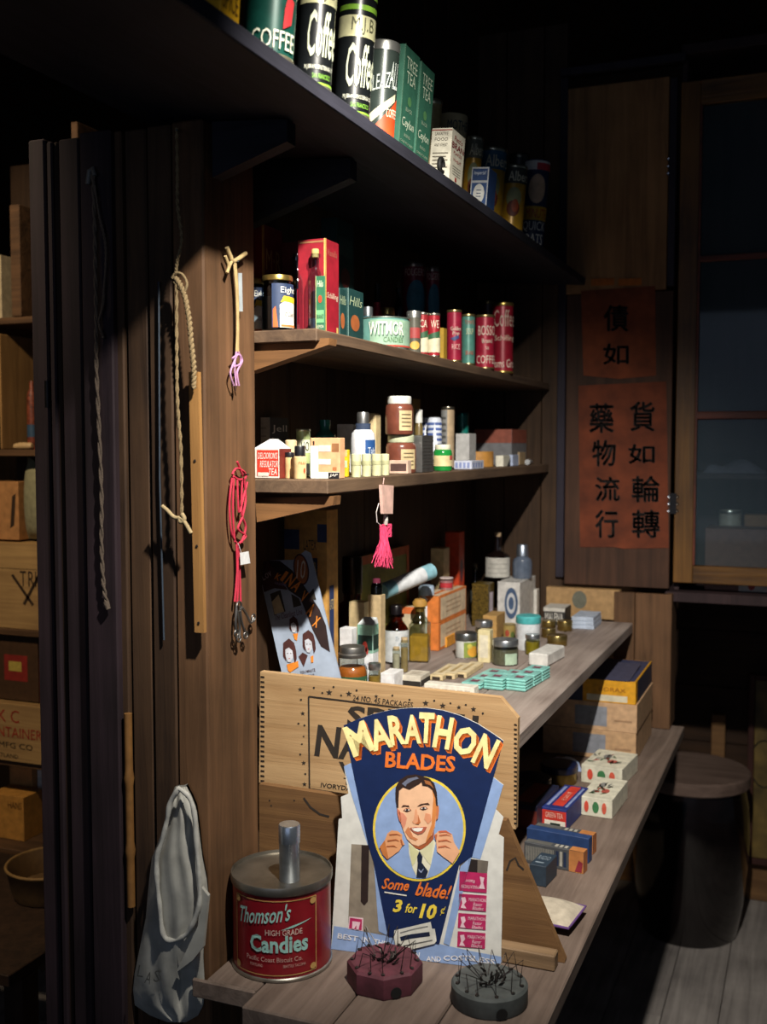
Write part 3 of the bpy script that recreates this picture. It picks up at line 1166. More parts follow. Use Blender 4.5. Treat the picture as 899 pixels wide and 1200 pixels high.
mjb(366, 44, .19, 'black and cream coffee can with script lettering, right of the green can')
mjb(411, 44, .195, 'tall black and cream coffee can with green bands, beside the orange-marked tin')
R = Round('coffee_can', 'dark coffee can half hidden behind the orange-marked tin', 'can', top_round(428, 36, .205, .075), can_parts('1c1f1d', '8a866e'), TG, TILT)
R.patch(-180, 180, .60, .76, P_('6f6c4e'), R=.975, k=1, name='band')
R.text('COFFEE', 30, 80, .62, .74, P_('1c1c18'), R=.975)
R = Round('coffee_tin', 'grey coffee tin with white lid and an orange red corner', 'can', top_round(443, 38, 53), can_parts('39443f', 'e4e4de', .1), TG, TILT)
R.shape([(-70, .0), (-70, .14), (60, .46), (60, .38), (-40, .1), (-20, .0)], P_('d8cfae'), R=.97)
R.shape([(-28, .01), (-20, .08), (75, .42), (75, .01)], P_('cf4a1e'), R=.97, k=2)
R.text('PLEAZ', -8, 76, .48, .64, P_('cfd8d0'), R=.97, rise=.06)
R.text('ALL', 46, 40, .5, .78, P_('cfd8d0'), R=.97, shear=.3)
R.text('COFFEE', 48, 50, .2, .29, P_('f2e3c8'), R=.97)
for i, (a, b, d) in enumerate(((455, 467, 484.5), (474.5, 486, 502))):
    sp = top_box(a, b, d, 52 if i == 0 else 72)
    if i:
        sp = (Vector((prev.x, sp[0].y, prev.z)), pw, sp[2], sp[3])
    else:
        prev, pw = sp[0], sp[1]
    c = Carton('tea_box', 'dark green tea box with pale lettering, ' + ('nearer of the two' if i == 0 else 'farther of the two'), 'box', sp, '2a5a48', TG, tilt=TILT)
    c.deco([('t', 'R', 'TREE', .16, .78, .86, .90, 'b9c8b0'), ('t', 'R', 'TEA', .22, .64, .8, .76, 'b9c8b0'), ('d', 'R', .5, .47, .12, .05, '4a7a4c'), ('t', 'R', 'BLACK', .3, .36, .7, .40, '8fa08a'),
            ('t', 'R', 'Ceylon', .12, .17, .88, .29, 'c5cfb8', .15), ('t', 'R', 'BLEND', .3, .1, .7, .13, '8fa08a'), ('t', 'R', 'ONE POUND', .1, .03, .9, .055, '8fa08a'), ('p', 'R', .0, .0, .03, 1, '5f8a70', 'edge')])
R = Round('oat_can', 'cream oat can seen behind the tea boxes', 'can', top_round(500, 20, 119, .10), can_parts('b9a670', 'cfc6a0'), TG, TILT)
R = Round('oat_can', 'cream round oat can with dark letters behind the white bran box', 'can', top_round(523, 34, 137, .082), [('body', [(0, 0), (1, 0), (1, .98), (.97, 1), (0, 1)], P_('c9b88c'))], TG, TILT)
R.text("MOTHER'S", 40, 120, .83, .93, P_('2c4458'))
R.text('OATS', 35, 70, .6, .75, P_('8c2a22'))
c = Carton('bran_box', 'white bran box with red and black print on the top shelf', 'box', top_box(502, 526, 541, 150), 'd8d3c0', TG, tilt=TILT)
c.deco([('t', 'R', "Pett's", .2, .80, .8, .90, '9a2a2a'), ('t', 'R', 'BRAN', .05, .64, .95, .76, '7a1f28', 0, .02), ('t', 'R', 'FLAKES', .2, .54, .8, .60, '9a2a2a'), ('t', 'R', 'WHEAT', .2, .40, .8, .46, '9a2a2a')] +
       [('p', 'R', .2, .3 - .05 * i, .8, .31 - .05 * i, '8a857a', 'print') for i in range(4)] + [('p', 'R', .42, .03, .55, .11, '9a2a2a', 'print')] +
       [('t', 'F', t, .18, .86 - .11 * i, .82, .92 - .11 * i, '4a4238') for i, t in enumerate(('LAXATIVE', 'FOOD', 'AND WHEAT'))] + [('p', 'F', .12, .50 - .07 * i, .88 - .1 * (i % 2), .52 - .07 * i, '6a6254', 'print') for i in range(6)] + [('p', 'F', 0, .95, 1, .97, '9a3a30', 'print')])
lp = onx(516, yedge(516) - 6, XT - .006)
m = MB().tube([(.0, .011 * math.cos(i * .4), .013 + .012 * math.sin(i * .4)) for i in range(14)], .0045, 8)
tag(m.build('black_ring', P_('0c0b0a', rough=.7), None, 60, (XT - .004, lp.y, ZT + .001)), 'small black open ring lying against the white bran box', 'ring', None)


def albers(cx, wpx, h, label, topc, back=0.0):
    R = Round('flour_can', label, 'can', top_round(cx, wpx, h, back), can_parts('b98d24', 'b9b49c'), TG, TILT)
    R.patch(-180, 180, .72, .955, P_(topc), R=.975, k=1, name='band')
    R.text('Albers', 28, 110, .75, .9, P_('d8d2b4'), R=.975, bold=.01)
    R.disc(5, .5, 36, .16, P_('8f9468'), R=.975, k=2)
    R.disc(5, .34, 30, .12, P_('6e2f18'), R=.975, k=3)
    R.disc(12, .38, 16, .1, P_('a8481e'), R=.975, k=4)
    return R


albers(550, 20, 162, 'yellow flour can with grey top band, right of the white bran box', '6a6a5a', .045)
albers(571, 33, 176, 'yellow flour can with a blue top band, behind the small blue box', '2f5f7a', .035)
c = Carton('salt_box', 'small blue box with a white oval on the top shelf', 'box', top_box(550, 570, 579, 196), '24406f', TG, tilt=TILT)
c.deco([('p', 'F', .0, .0, 1, 1, 'b9bcc0'), ('p', 'F', .06, .66, .94, .96, '24406f')])
c.F.poly([(.06, .03), (.94, .03), (.94, .6), (.06, .6)], P_('2a4878'), 'label', 2)
c.F.disc(.5, .32, .33, .25, P_('d5d5cf'), k=3)
for i in range(3):
    c.F.panel(.36, .4 - .08 * i, .64, .42 - .08 * i, P_('3a4a6a'), 'print', 4)
c.F.text('Imperial', .15, .78, .85, .9, P_('c9d0da'), shear=.2, k=3)
albers(598, 29, 196, 'yellow flour can with a dark top band beside the oat can', '3a3f38')
R = Round('dark_can', 'dark can at the back between the yellow flour can and oat can', 'can', top_round(600, 24, 182, .09), can_parts('22282a', '55544a'), TG, TILT)
R = Round('oat_can', 'dark blue oat can with red, yellow and white bands, last on the top shelf', 'can', top_round(622, 29, 190), [('body', [(0, 0), (1, 0), (1, .97), (.97, 1), (.92, 1), (.92, .98), (0, .98)], P_('1b2a4e'))], TG, TILT)
R.patch(-180, 180, .88, .985, P_('d5d3cc'), name='band')
R.patch(0, 80, .88, .96, P_('b5303a'), k=2, name='band')
R.patch(-180, 180, .30, .46, P_('d2a51f'), name='band')
R.text('MINUTE', 16, 100, .32, .43, P_('b5281f'))
R.text('QUICK', 10, 110, .16, .285, P_('e3e0d4'))
R.text('OATS', 10, 90, .02, .14, P_('e3e0d4'))
R.disc(8, .66, 40, .17, P_('c9a98a'), k=2)

# ------------------------------------------------------------------ second shelf
SG = 'goods on the second shelf'
E2 = .0006


def S2r(cx, yt, wpx, X=None, Y=None):
    return round_at(cx, yt, wpx, X=X, Y=Y, z=Z2 + E2)


def S2b(x0, x1, x2, yt, X=None, Y=None, **kw):
    return carton_at(x0, x1, x2, yt, X=X, Y=Y, z=Z2 + E2, **kw)


c = Carton('tea_box', 'tall dark red box with gilt letters behind the jars', 'box', S2b(286, 308, 329, 262, Y=1.72, wy=.075), '6e1420', SG)
c.deco([('t', 'R', 'M·R', .15, .62, .9, .8, 'b08a5a'), ('t', 'R', 'TEA', .2, .42, .8, .5, '9a7244'), ('p', 'R', .0, 0, .05, 1, 'b9924a', 'edge'), ('p', 'F', .95, 0, 1, 1, 'b9924a', 'edge'), ('p', 'F', .05, .06, .08, .94, '9a7a3c', 'edge'), ('p', 'R', .2, .25, .8, .3, 'b0503a', 'print'), ('p', 'R', .2, .1, .85, .16, 'b0503a', 'print')])


def label_jar(cx, yt, wpx, Y, label, da):
    R = Round('preserve_jar', label, 'jar', S2r(cx, yt, wpx, Y=Y), jar_parts('aab8c4', '1d1a18', .62, 'b59a55', .1, .88), SG)
    R.patch(da - 48, da + 50, .06, .84, P_('27395a'), k=2)
    R.shape([(da - 20, .06), (da - 20, .46), (da - 4, .52), (da + 50, .5), (da + 50, .06)], P_('e8e3d6'), k=3)
    R.shape([(da - 44, .06), (da - 44, .38), (da - 34, .44), (da - 26, .06)], P_('c4622c'), k=3)
    R.shape([(da - 18, .5), (da - 6, .62), (da + 50, .6), (da + 50, .5), (da, .52)], P_('d8b92a'), k=4)
    R.text('Eight', da + 14, 62, .64, .78, P_('e8e6dc'), k=5)
    R.text("O'Clock", da + 18, 40, .26, .34, P_('5a5a58'), k=5, shear=.2)
    R.patch(da - 16, da + 50, .07, .11, P_('d0703a'), k=4)
    return R


label_jar(299.5, 327, 20, 1.645, 'small jar with gold lid half hidden by the corner post', 10)
label_jar(325, 324, 37, 1.60, 'wide glass jar with gold lid and blue, white and yellow label', 28)
CLEAR = glass('dfe8ec', .05)
R = Round('glass_bottle', 'clear glass bottle with a red strip inside, right of the wide jar', 'bottle', S2r(348, 297, 21, Y=1.64), bottle_parts(CLEAR, None, .2, .5, .68, stopm=glass('c9d2d8'), cap=.05), SG)
MB().box(.002, .0065, -.004, .004, .003, .075).build('red_strip', P_('c01830'), R.o)
R = Round('glass_bottle', 'clear corked glass bottle standing in front of the red box', 'bottle', S2r(369.5, 292, 18, X=-.775), bottle_parts(CLEAR, '1d2433', .16, .52, .66, 'c0a264', cap=.06), SG)
c = Carton('label_card', 'narrow green label card beside the corked bottle', 'card', S2b(370, 380.5, 383, 323, X=-.752, wy=.004), '2c6a4c', SG)
c.deco([('t', 'F', 'Hils', .15, .8, .85, .92, 'd8d8c0', .2), ('d', 'F', .5, .58, .22, .07, 'b5442a'), ('p', 'F', .08, .15, .92, .38, '6fae7a'), ('t', 'F', 'BRAND', .12, .22, .88, .3, '2a4a38'), ('p', 'F', 0, 0, .05, 1, 'c9c48a', 'edge'), ('t', 'F', 'LEMON', .12, .05, .88, .11, 'd8d8c0')])
c = Carton('spice_box', 'dark red box at the back between the gilt box and the tall red box', 'box', S2b(330, 348, 352, 283, X=-.875, wy=.06), '4f0f18', SG)
c = Carton('spice_box', 'tall bright red box with gold edges on the second shelf', 'box', S2b(349, 381, 397, 279, X=-.763), '8f1626', SG)
c.deco([('t', 'R', 'Schilling', .12, .36, .92, .44, 'd8c8b0', .15), ('p', 'R', 0, 0, .06, 1, 'd0b060', 'edge'), ('p', 'F', .96, 0, 1, 1, 'd0b060', 'edge'), ('t', 'R', 'Vanilla', .15, .83, .85, .9, 'a05a4a', .15), ('p', 'R', .8, .02, .92, .08, 'd0b060', 'print'), ('p', 'F', .03, .96, .95, .98, '9a6a48', 'edge')])
c = Carton('spice_box', 'tall dark green box behind the bright red box', 'box', S2b(376, 394, 415, 254, X=-.845), '12302e', SG)
c.deco([('d', 'R', .5, .55, .25, .08, '5a2420'), ('p', 'R', .15, .3, .85, .4, '5a5444'), ('p', 'R', .12, .72, .88, .86, '2f4a44'), ('p', 'R', 0, 0, .03, 1, '3f5a5a', 'edge'), ('p', 'R', .2, .2, .8, .27, '4a4438')])
for i, (a, b, d) in enumerate(((388, 397.5, 406), (406.2, 407.5, 426))):
    c = Carton('tea_box', 'small dark green box with a copper mark, ' + ('left one of the pair' if i == 0 else 'right one of the pair'), 'box', S2b(a, b, d, 337, X=-.775, wx=.03 if i == 0 else .05), '173b3a', SG)
    c.deco([('t', 'R', 'Hills', .1, .68, .9, .86, 'a8b894', .25), ('d', 'R', .45, .35, .28, .16, 'a05a30'), ('p', 'R', 0, 0, .04, 1, '7fa09a', 'edge'), ('p', 'R', 0, 0, 1, .03, 'a09a70', 'edge')])
R = Round('candy_tin', 'low round teal and cream tin with white lettering near the shelf edge', 'tin', S2r(450, 374, 62, X=XF - .056), can_parts('6fa49a', 'c9cfc4'), SG, seg=48)
R.patch(-32, 90, .08, .9, P_('8fae96'), R=.97, k=1)
R.shape([(-88, .1), (-88, .8), (-64, .85), (-56, .45), (-64, .1)], P_('c9a82c'), R=.97, k=2)
R.text('WITMOR', 6, 80, .42, .84, P_('f0ede0'), R=.97, k=4, bold=.01)
R.text('WITMOR', 7.5, 80, .38, .80, P_('2f5a48'), R=.97, k=3, bold=.02)
R.text('CANDIES', 22, 46, .2, .36, P_('4f7a4a'), R=.97, k=3)
R.patch(-30, 80, .06, .12, P_('b0473a'), R=.97, k=3)
R = Round('small_tin', 'small teal tin with silver lid behind the teal candy tin', 'tin', S2r(431, 360, 12, X=-.855), can_parts('2f6a7a', 'b9c0c4', .2), SG)
R = Round('small_jar', 'dim glass jar with gold lid behind the teal candy tin', 'jar', S2r(454, 361, 19, X=-.885), jar_parts('9aa09a', '3a2c20', .6, 'b9a060', .14), SG)
R = Round('sauce_bottle', 'dark bottle with red and teal bands at the back of the second shelf', 'bottle', S2r(442, 333, 17, X=-.905),
          [('body', [(0, 0), (1, 0), (1, .45), (.8, .55), (.4, .68), (.4, 1), (0, 1)], P_('1d1512', rough=.2)), ('wrap', [(1.02, .2), (1.02, .45), (.83, .55)], P_('2f7f78')), ('seal', [(.82, .55), (.46, .68), (.44, .76)], P_('a8203a'))], SG)
R = Round('dark_bottle', 'slim dark bottle beside the two red cans with teal discs', 'bottle', S2r(467, 330, 10, X=-.90), bottle_parts(glass('30241c'), None, .3, .5, .7, '3a2c20'), SG)
for cx, yt, wp, X, lab in ((485, 309, 28, -.905, 'red coffee can with a teal disc at the back of the second shelf, left one'), (507, 314, 17, -.86, 'narrow red coffee can with a teal disc, right of its twin')):
    R = Round('coffee_can', lab, 'can', S2r(cx, yt, wp, X=X), can_parts('7e1a2e', '8a7a70'), SG)
    R.disc(15, .64, 52, .19, P_('2f6f86'), R=.975)
    R.text("FOLGER'S", 10, 110, .87, .94, P_('d8c0b0'), R=.975)
    R.text('COFFEE', 12, 90, .38, .43, P_('d8c0b0'), R=.975)
    R.text('GOLDEN GATE', 15, 90, .3, .34, P_('c06a4a'), R=.975)
R = Round('spice_can', 'grey spice can with a white lid at the shelf edge', 'can', S2r(485, 365, 17, X=XF - .022), can_parts('5c5a50', 'd5d5cf', .16), SG)
R.patch(-30, 60, .35, .6, P_('9a3a38'), R=.97)
R.disc(10, .18, 40, .1, P_('c9a04a'), R=.97)
for cx, yt, wp, X, col, lab, dec in ((495.5, 367, 13, XF - .034, '9a2a30', 'small red and cream can, left of the red and white can', 'CA'), (508.5, 368, 15, XF - .014, 'a02430', 'small can with red top and white lower half', 'WE')):
    R = Round('spice_can', lab, 'can', S2r(cx, yt, wp, X=X), can_parts(col, 'b9b4a4'), SG)
    R.patch(-90, 90, .1, .5, P_('d0c9ac'), R=.975)
    R.text(dec, 10, 70, .66, .84, P_('e0d8c0'), R=.975)
    R.shape([(-60, .5), (60, .6), (60, .45), (-60, .4)], P_('2c5a3a'), R=.975, k=3)
c = Carton('spice_box', 'small mustard yellow box between the red cans', 'box', S2b(513, 520, 524, 384, X=XF - .012), 'a8862a', SG)


def red_can(cx, yt, wp, X, col, lab, lines, lid='b9a670'):
    R = Round('coffee_can', lab, 'can', S2r(cx, yt, wp, X=X), can_parts(col, lid), SG)
    for t, v0, v1, wd, cc in lines:
        R.text(t, 14, wd, v0, v1, P_(cc), R=.975)
    return R


R = red_can(532.5, 364, 18, XF - .018, '96203a', 'slim red can with a blue mark and gold rim', [('Golden', .6, .68, 80, 'd8c8b4'), ('Pop', .5, .58, 50, 'd8c8b4'), ('RICE', .24, .34, 60, 'd8a8a0')])
R.shape([(-30, .45), (0, .4), (40, .46), (30, .52), (0, .48)], P_('2a3a6a'), R=.975)
R = red_can(549, 369, 16, XF - .016, '4f8478', 'teal can with red print between two red cans', [('TOMATO', .8, .88, 80, 'a8483a'), ('SOUP', .6, .72, 60, 'c9c8a0'), ('BRAND', .2, .28, 70, 'a8483a')])
R = red_can(568.5, 370, 23, XF - .02, '9c1f36', 'red coffee can with broad pale letters, left of the tallest red can', [('BOSSO', .62, .8, 110, 'd8c9b8'), ('Brand', .48, .56, 60, 'd8c9b8'), ('to', .36, .42, 20, 'd8c9b8'), ('COFFEE', .1, .25, 130, 'd8c9b8')])
R = red_can(589.5, 356, 25, XF - .022, '8f1a2c', 'tallest red coffee can with gold rim at the far end of the second shelf', [('Coffee', .66, .9, 130, 'c0a898'), ('Schilling', .44, .54, 120, 'd0bda8'), ('oms Gro', .08, .2, 120, 'd8c9b8')], 'cbb062')
R = Round('coffee_can', 'dark coffee can behind the tallest red can', 'can', S2r(572, 353, 22, X=-.90), can_parts('3a1018', '6a5c3c'), SG)

# ------------------------------------------------------------------ third shelf: medicines
TH3 = 'goods on the third shelf'


def S3r(cx, yt, wpx, X=None, Y=None, lift=0.0):
    return round_at(cx, yt, wpx, X=X, Y=Y, z=Z3 + E2 + lift)


def S3b(x0, x1, x2, yt, X=None, Y=None, lift=0.0, **kw):
    return carton_at(x0, x1, x2, yt, X=X, Y=Y, z=Z3 + E2 + lift, **kw)


WHITE = 'e9e7e0'
PEACH = 'e8a878'
c = Carton('cleanser_box', 'white box with a black denture cleanser label at the back by the post', 'box', S3b(290, 316, 340, 489, Y=1.80, wy=.075), 'cfc9bd', TH3)
c.deco([('p', 'R', .0, .02, 1, 1, '1a1c20')] + [('t', 'R', t, .1, v, .92, v + .15, 'd5d5cf') for t, v in (('Jell', .72), ('Denture', .5), ('Cleanser', .3))] + [('p', 'F', .1, .8 - .14 * i, .85, .83 - .14 * i, 'a8a296', 'print') for i in range(5)])
sp = S3b(297, 327, 333, 526, Y=1.625, wy=.045)
c = Carton('tea_carton', 'small red and white carton with slanted white lettering and white folded top', 'box', sp, 'e5ddd2', TH3)
c.F.panel(.14, .08, .98, .96, P_('d8402e'), 'label')
c.R.panel(.0, .0, 1, 1, P_('7a2c22'), 'label')
for t, b0, a0, a1 in (("DELCIORON'S", .66, .18, .95), ('REGULATOR', .38, .26, .96)):
    c.F.text(t, a0, b0, a1, b0 + .22, P_('f2e9df'), shear=.25)
c.F.text('TEA', .6, .12, .92, .34, P_('f2e9df'), shear=.2)
c.F.panel(.18, .08, .6, .2, P_('eadfd2'), 'label', 2)
wx, wy, hh = sp[1], sp[2], sp[3]
MB().add([(-wx / 2, -wy / 2, hh + .0003), (wx / 2, -wy / 2, hh + .0003), (wx / 2, wy / 2, hh + .0003), (-wx / 2, wy / 2, hh + .0003), (.0, -wy / 6, hh + .017), (.0, wy / 2, hh + .017)],
         [(0, 1, 4), (1, 2, 5, 4), (2, 3, 5), (3, 0, 4, 5), (0, 3, 2, 1)]).build('folded_top', P_('dcdde0'), c.o)


def vial(cx, yt, wp, X, Y, label, col, capc, caph, grp=TH3, capr=1.0, band=None):
    R = Round('medicine_vial', label, 'vial', S3r(cx, yt, wp, X=X, Y=Y), [('body', [(0, 0), (.97, 0), (1, .02), (1, .96 - caph), (.8, .99 - caph), (0, .99 - caph)], P_(col, rough=.35))] +
              ([('cap', [(.0, .985 - caph), (capr, .985 - caph), (capr, .97), (capr - .07, 1), (0, 1)], P_(capc, rough=.35))] if caph else []), grp)
    if band:
        R.patch(-180, 180, band[0], band[1], P_(band[2]), name='band')
    return R


vial(341, 515, 14, None, 1.70, 'tall cream cylinder behind the black-capped vials', 'e2c79c', None, 0)
vial(339.5, 530, 11, None, 1.65, 'cream vial with black cap, left of the taller one', 'e0bd86', '17171c', .17)
R = vial(351.5, 522.5, 15, None, 1.63, 'larger cream vial with black cap beside the red carton', 'e6c690', '17171c', .3, capr=.86)
R.text('PILLS', 20, 60, .45, .53, P_('b5653a'))
R.disc(40, .25, 10, .08, P_('c0502a'))
R = Round('powder_tin', 'pale green tin with dark letters behind the black-capped vials', 'tin', S3r(355.5, 503, 17, Y=1.74), can_parts('b9c98a', 'c9c8a8'), TH3)
R.patch(-60, 70, .5, .78, P_('d8dcc0'), R=.975)
R.text('HO', 15, 60, .54, .74, P_('3a4030'), R=.975)
R.patch(10, 60, .04, .28, P_('2a2c28'), R=.975)
R = Round('teal_bottle', 'round teal glass bottle behind the orange and white carton', 'bottle', S3r(381, 492, 27, X=-.90),
          [('body', [(0, 0), (.95, 0), (1, .05), (1, .55), (.9, .72), (.5, .8), (.45, .82), (.45, .9), (.5, .9), (.5, 1), (0, 1)], P_('1c6e66', rough=.12, coat=.5))], TH3)
c = Carton('medicine_carton', 'orange and white patterned carton at the near shelf edge', 'box', S3b(364, 398, 401, 513, Y=1.655, wy=.022), 'eeb083', TH3)
c.deco([('p', 'F', 0, 0, .27, .8, 'eef0f2'), ('p', 'F', .27, .0, 1, .16, 'eeeae2'), ('p', 'F', .28, .66, .7, .82, 'ecdccb'), ('p', 'F', .28, .34, .7, .48, 'efe2d2'), ('p', 'F', .74, .66, .98, .86, '9a6a44'), ('p', 'F', .76, .2, .9, .28, 'b9774a'), ('p', 'F', .08, .82, .14, .92, '3a2a20')])
c.F.panel(.62, .0, 1.0, .15, P_('1d1d22'), 'label', 2)
c.F.text('JAP', .66, .03, .94, .12, P_('e6e2d8'), k=3, shear=.2)
c = Carton('powder_packet', 'small yellow packet between the orange carton and pale vials', 'packet', S3b(398, 407, 410, 527, X=-.775), 'e2c21e', TH3)
c.deco([('p', 'F', 0, .35, 1, .6, 'b9d0a8'), ('p', 'F', 0, .75, 1, 1, 'e8b07a')])
for i, (cx, wp) in enumerate(((417.5, 11.5), (429.5, 11.2), (441.3, 11.8), (451.5, 9.5))):
    vial(cx, 531.5, wp, XF - .011, None, ('first', 'second', 'third', 'fourth')[i] + ' of four pale green vials in a row, counted from the post', 'd8d8ac', None, 0, 'row of four pale green vials', band=(.5, .68, 'b9b98e'))
R = Round('talc_bottle', 'white bottle with blue label and silver cap behind the pale vials', 'bottle', S3r(425.5, 483, 29, X=-.80),
          [('body', [(0, 0), (.95, 0), (1, .03), (1, .56), (.93, .66), (.7, .72), (0, .72)], P_('e6e8ec', rough=.25, coat=.4)), ('collar', [(.62, .715), (.62, .82), (.0, .82)], P_('39445a', rough=.3)),
           ('cap', [(0, .821), (.5, .821), (.5, .97), (.44, 1), (0, 1)], metal('a8a8a6', .35))], TH3)
R.patch(10, 72, .22, .56, P_('24508c'))
R.text('Talc', 42, 40, .34, .44, P_('d8e0ea'))
# paper bag
sp = S3b(424, 440, 447, 484, X=-.835)
c = Carton('paper_bag', 'cream paper bag standing behind the white talc bottle', 'bag', sp, 'cdb88c', TH3, bev=.004)
c = Carton('white_carton', 'plain white carton at the back between the teal bottle and talc bottle', 'box', S3b(395, 414, 418, 497, X=-.895), 'dcdcd6', TH3)
BRJ = P_('7a4536', rough=.25, coat=.4)


def brown_jar(cx, yt, wp, lift, hgt, label, lc):
    P, r, h = S3r(cx, yt, wp, X=XF - .045, lift=lift)
    R = Round('ointment_jar', label, 'jar', (P, r, hgt or h), [('body', [(0, 0), (.94, 0), (1, .04), (1, .68), (.93, .76), (.8, .8), (.8, .82), (0, .82)], BRJ), ('lid', [(0, .8), (.84, .8), (.86, .82), (.86, .97), (.8, 1.0), (0, 1)], P_(lc, rough=.4))], TH3)
    R.patch(0, 62, .1, .62, P_('cdb98c'))
    for i in range(4):
        R.patch(10, 52, .5 - .1 * i, .53 - .1 * i, P_('6a5a40'), k=2, name='print')
    return R, h if not hgt else hgt


pz = onx(470, 509.5, XF - .045).z - Z3 - E2
brown_jar(470, 509.5, 36, 0, None, 'brown ointment jar at the bottom of the stack of two', 'c9cfae')
brown_jar(468, 464.5, 33, pz + .0005, None, 'brown ointment jar with white lid on top of the other', 'e6e6df')
c = Carton('yellow_box', 'dim yellow brown box at the back behind the stacked brown jars', 'box', S3b(452, 484, 492, 467, X=-.86, wy=.05), '8a6a2a', TH3)
R = Round('pill_bottle', 'small dim bottle with white cap right of the stacked brown jars', 'bottle', S3r(491, 480, 10, X=-.825), [('body', [(0, 0), (1, 0), (1, .7), (.7, .78), (0, .78)], P_('6a5a34', rough=.3)), ('cap', [(0, .782), (.85, .782), (.85, 1), (0, 1)], P_('dcdcd6'))], TH3)
c = Carton('clear_box', 'small pinkish box with a window in front of the lower brown jar', 'box', S3b(456, 478, 481, 539.5, X=XF - .004, wy=.02), 'd8b9a4', TH3)
c.F.panel(.08, .2, .92, .75, P_('5a4440', rough=.2), 'window')
c = Carton('tin_box', 'upright silver grey tin with engraved side beside the brown jars', 'tin', S3b(489, 495, 508, 510, X=XF - .008, wx=.03), '9a9a98', TH3, mat=metal('9c9c9a', .4))
for i in range(9):
    c.R.panel(.1, .84 - .09 * i, .9, .87 - .09 * i, P_('4a4a48'), 'print')
for cx, wp, X, lab in ((499, 14, -.85, 'left of two blue and white porcelain-patterned cans'), (509.5, 17, -.815, 'right of two blue and white porcelain-patterned cans')):
    R = Round('patterned_can', lab, 'can', S3r(cx, 489, wp, X=X), [('body', [(0, 0), (1, 0), (1, .9), (.9, .98), (.6, 1), (0, 1)], P_('c9cfdb'))], TH3)
    for i in range(5):
        R.patch(-70, 70, .45 + i * .1, .5 + i * .1, P_('4a5f9a'), name='band')
    R.shape([(-30, .3), (0, .9), (30, .3)], P_('dfe2ea'), k=2)
R = Round('tall_tin', 'tall cream and grey printed tin behind the green jar', 'tin', S3r(525, 477, 16, X=-.80), can_parts('b09a7c', '6a6458'), TH3)
R.patch(-90, -5, .03, .95, P_('7a7a78'), R=.975)
for i in range(8):
    R.patch(-80, -15, .1 + .1 * i, .14 + .1 * i, P_('4a4a48'), R=.975, k=2, name='print')
R = Round('cream_jar', 'green glass jar with white lid and cream label at the shelf edge', 'jar', S3r(519, 521, 22, X=XF - .026),
          [('body', [(0, 0), (.94, 0), (1, .05), (1, .68), (.92, .78), (.8, .82), (0, .82)], P_('1f8a3c', rough=.18, coat=.4)), ('lid', [(0, .8), (.82, .8), (.84, .82), (.84, .97), (.8, 1), (0, 1)], P_('e2dfc6', rough=.4))], TH3)
R.patch(-70, 75, .18, .58, P_('dccb98'))
R.patch(45, 75, .42, .58, P_('c0504a'), k=2)
R = Round('teal_tin', 'small teal tin at the back above the grey carton', 'tin', S3r(542, 484, 15, X=-.86), can_parts('1c7a6e', '2a6a62'), TH3)
c = Carton('medicine_carton', 'mottled pale grey carton right of the green jar', 'box', S3b(534, 550, 558, 508, X=-.795), 'b5b4b2', TH3)
c = Carton('long_carton', 'long grey mottled box with a dull red lid on the third shelf', 'box', S3b(556, 600, 617, 503, X=-.80), '77777a', TH3)
c.F.panel(0, .62, 1, 1, P_('94503e'), 'lid_edge')
c.R.panel(0, .62, 1, 1, P_('94503e'), 'lid_edge')
c = Carton('flat_box', 'flat blue and white patterned box at the shelf edge', 'box', S3b(532, 553, 567, 540, X=XF - .004), 'c5cadb', TH3)
for i in range(4):
    c.F.panel(.08 + .22 * i, .15, .22 + .22 * i, .8, P_('7f8cb8'), 'print')
    c.R.panel(.08 + .22 * i, .2, .2 + .22 * i, .75, P_('7f8cb8'), 'print')
R = Round('round_box', 'round tan cardboard box near the far end of the third shelf', 'box', S3r(560, 529, 37, X=-.835), [('body', [(0, 0), (1, 0), (1, .97), (.97, 1), (0, 1)], P_('b5813c'))], TH3)
c = Carton('small_box', 'small cream box with a dark corner beside the round tan box', 'box', S3b(581, 590, 598, 534, X=-.765), 'd5d2c2', TH3)
c.R.poly([(.5, .0), (1, .0), (1, .8)], P_('3a3c40'), 'print')
c = Carton('small_box', 'small pale blue box right of the cream one', 'box', S3b(596.5, 601, 608, 533, X=-.765), 'a8b4cf', TH3)
c = Carton('small_box', 'small tan box at the far end of the third shelf', 'box', S3b(604, 609, 616, 530, X=-.795), 'b59c78', TH3)
bp_ = onx(620, 538, -.77)
m = MB().lathe([(0, 0), (.008, 0), (.008, .03), (.005, .035), (.005, .045), (0, .045)], 16)
tag(m.build('pill_bottle', P_('b9bcbf', rough=.3), None, 40, (-.775, bp_.y, Z3 + .0085), (-math.pi / 2, 0, 0)), 'tiny pale bottle lying down at the far end of the third shelf', 'bottle')

# pink tassel hanging from the third shelf
tp = onx(448, 566, XF + .004)
tr = empty('hanging_tassel', (XF + .004, tp.y, tp.z))
tag(tr, 'bright pink tassel with a cream tag hanging from the third shelf', 'tassel')


def tl(px, py_, dx=0.0):
    q = onx(px, py_, XF + .004 + dx)
    return (q.x - XF - .004, q.y - tp.y, q.z - tp.z)


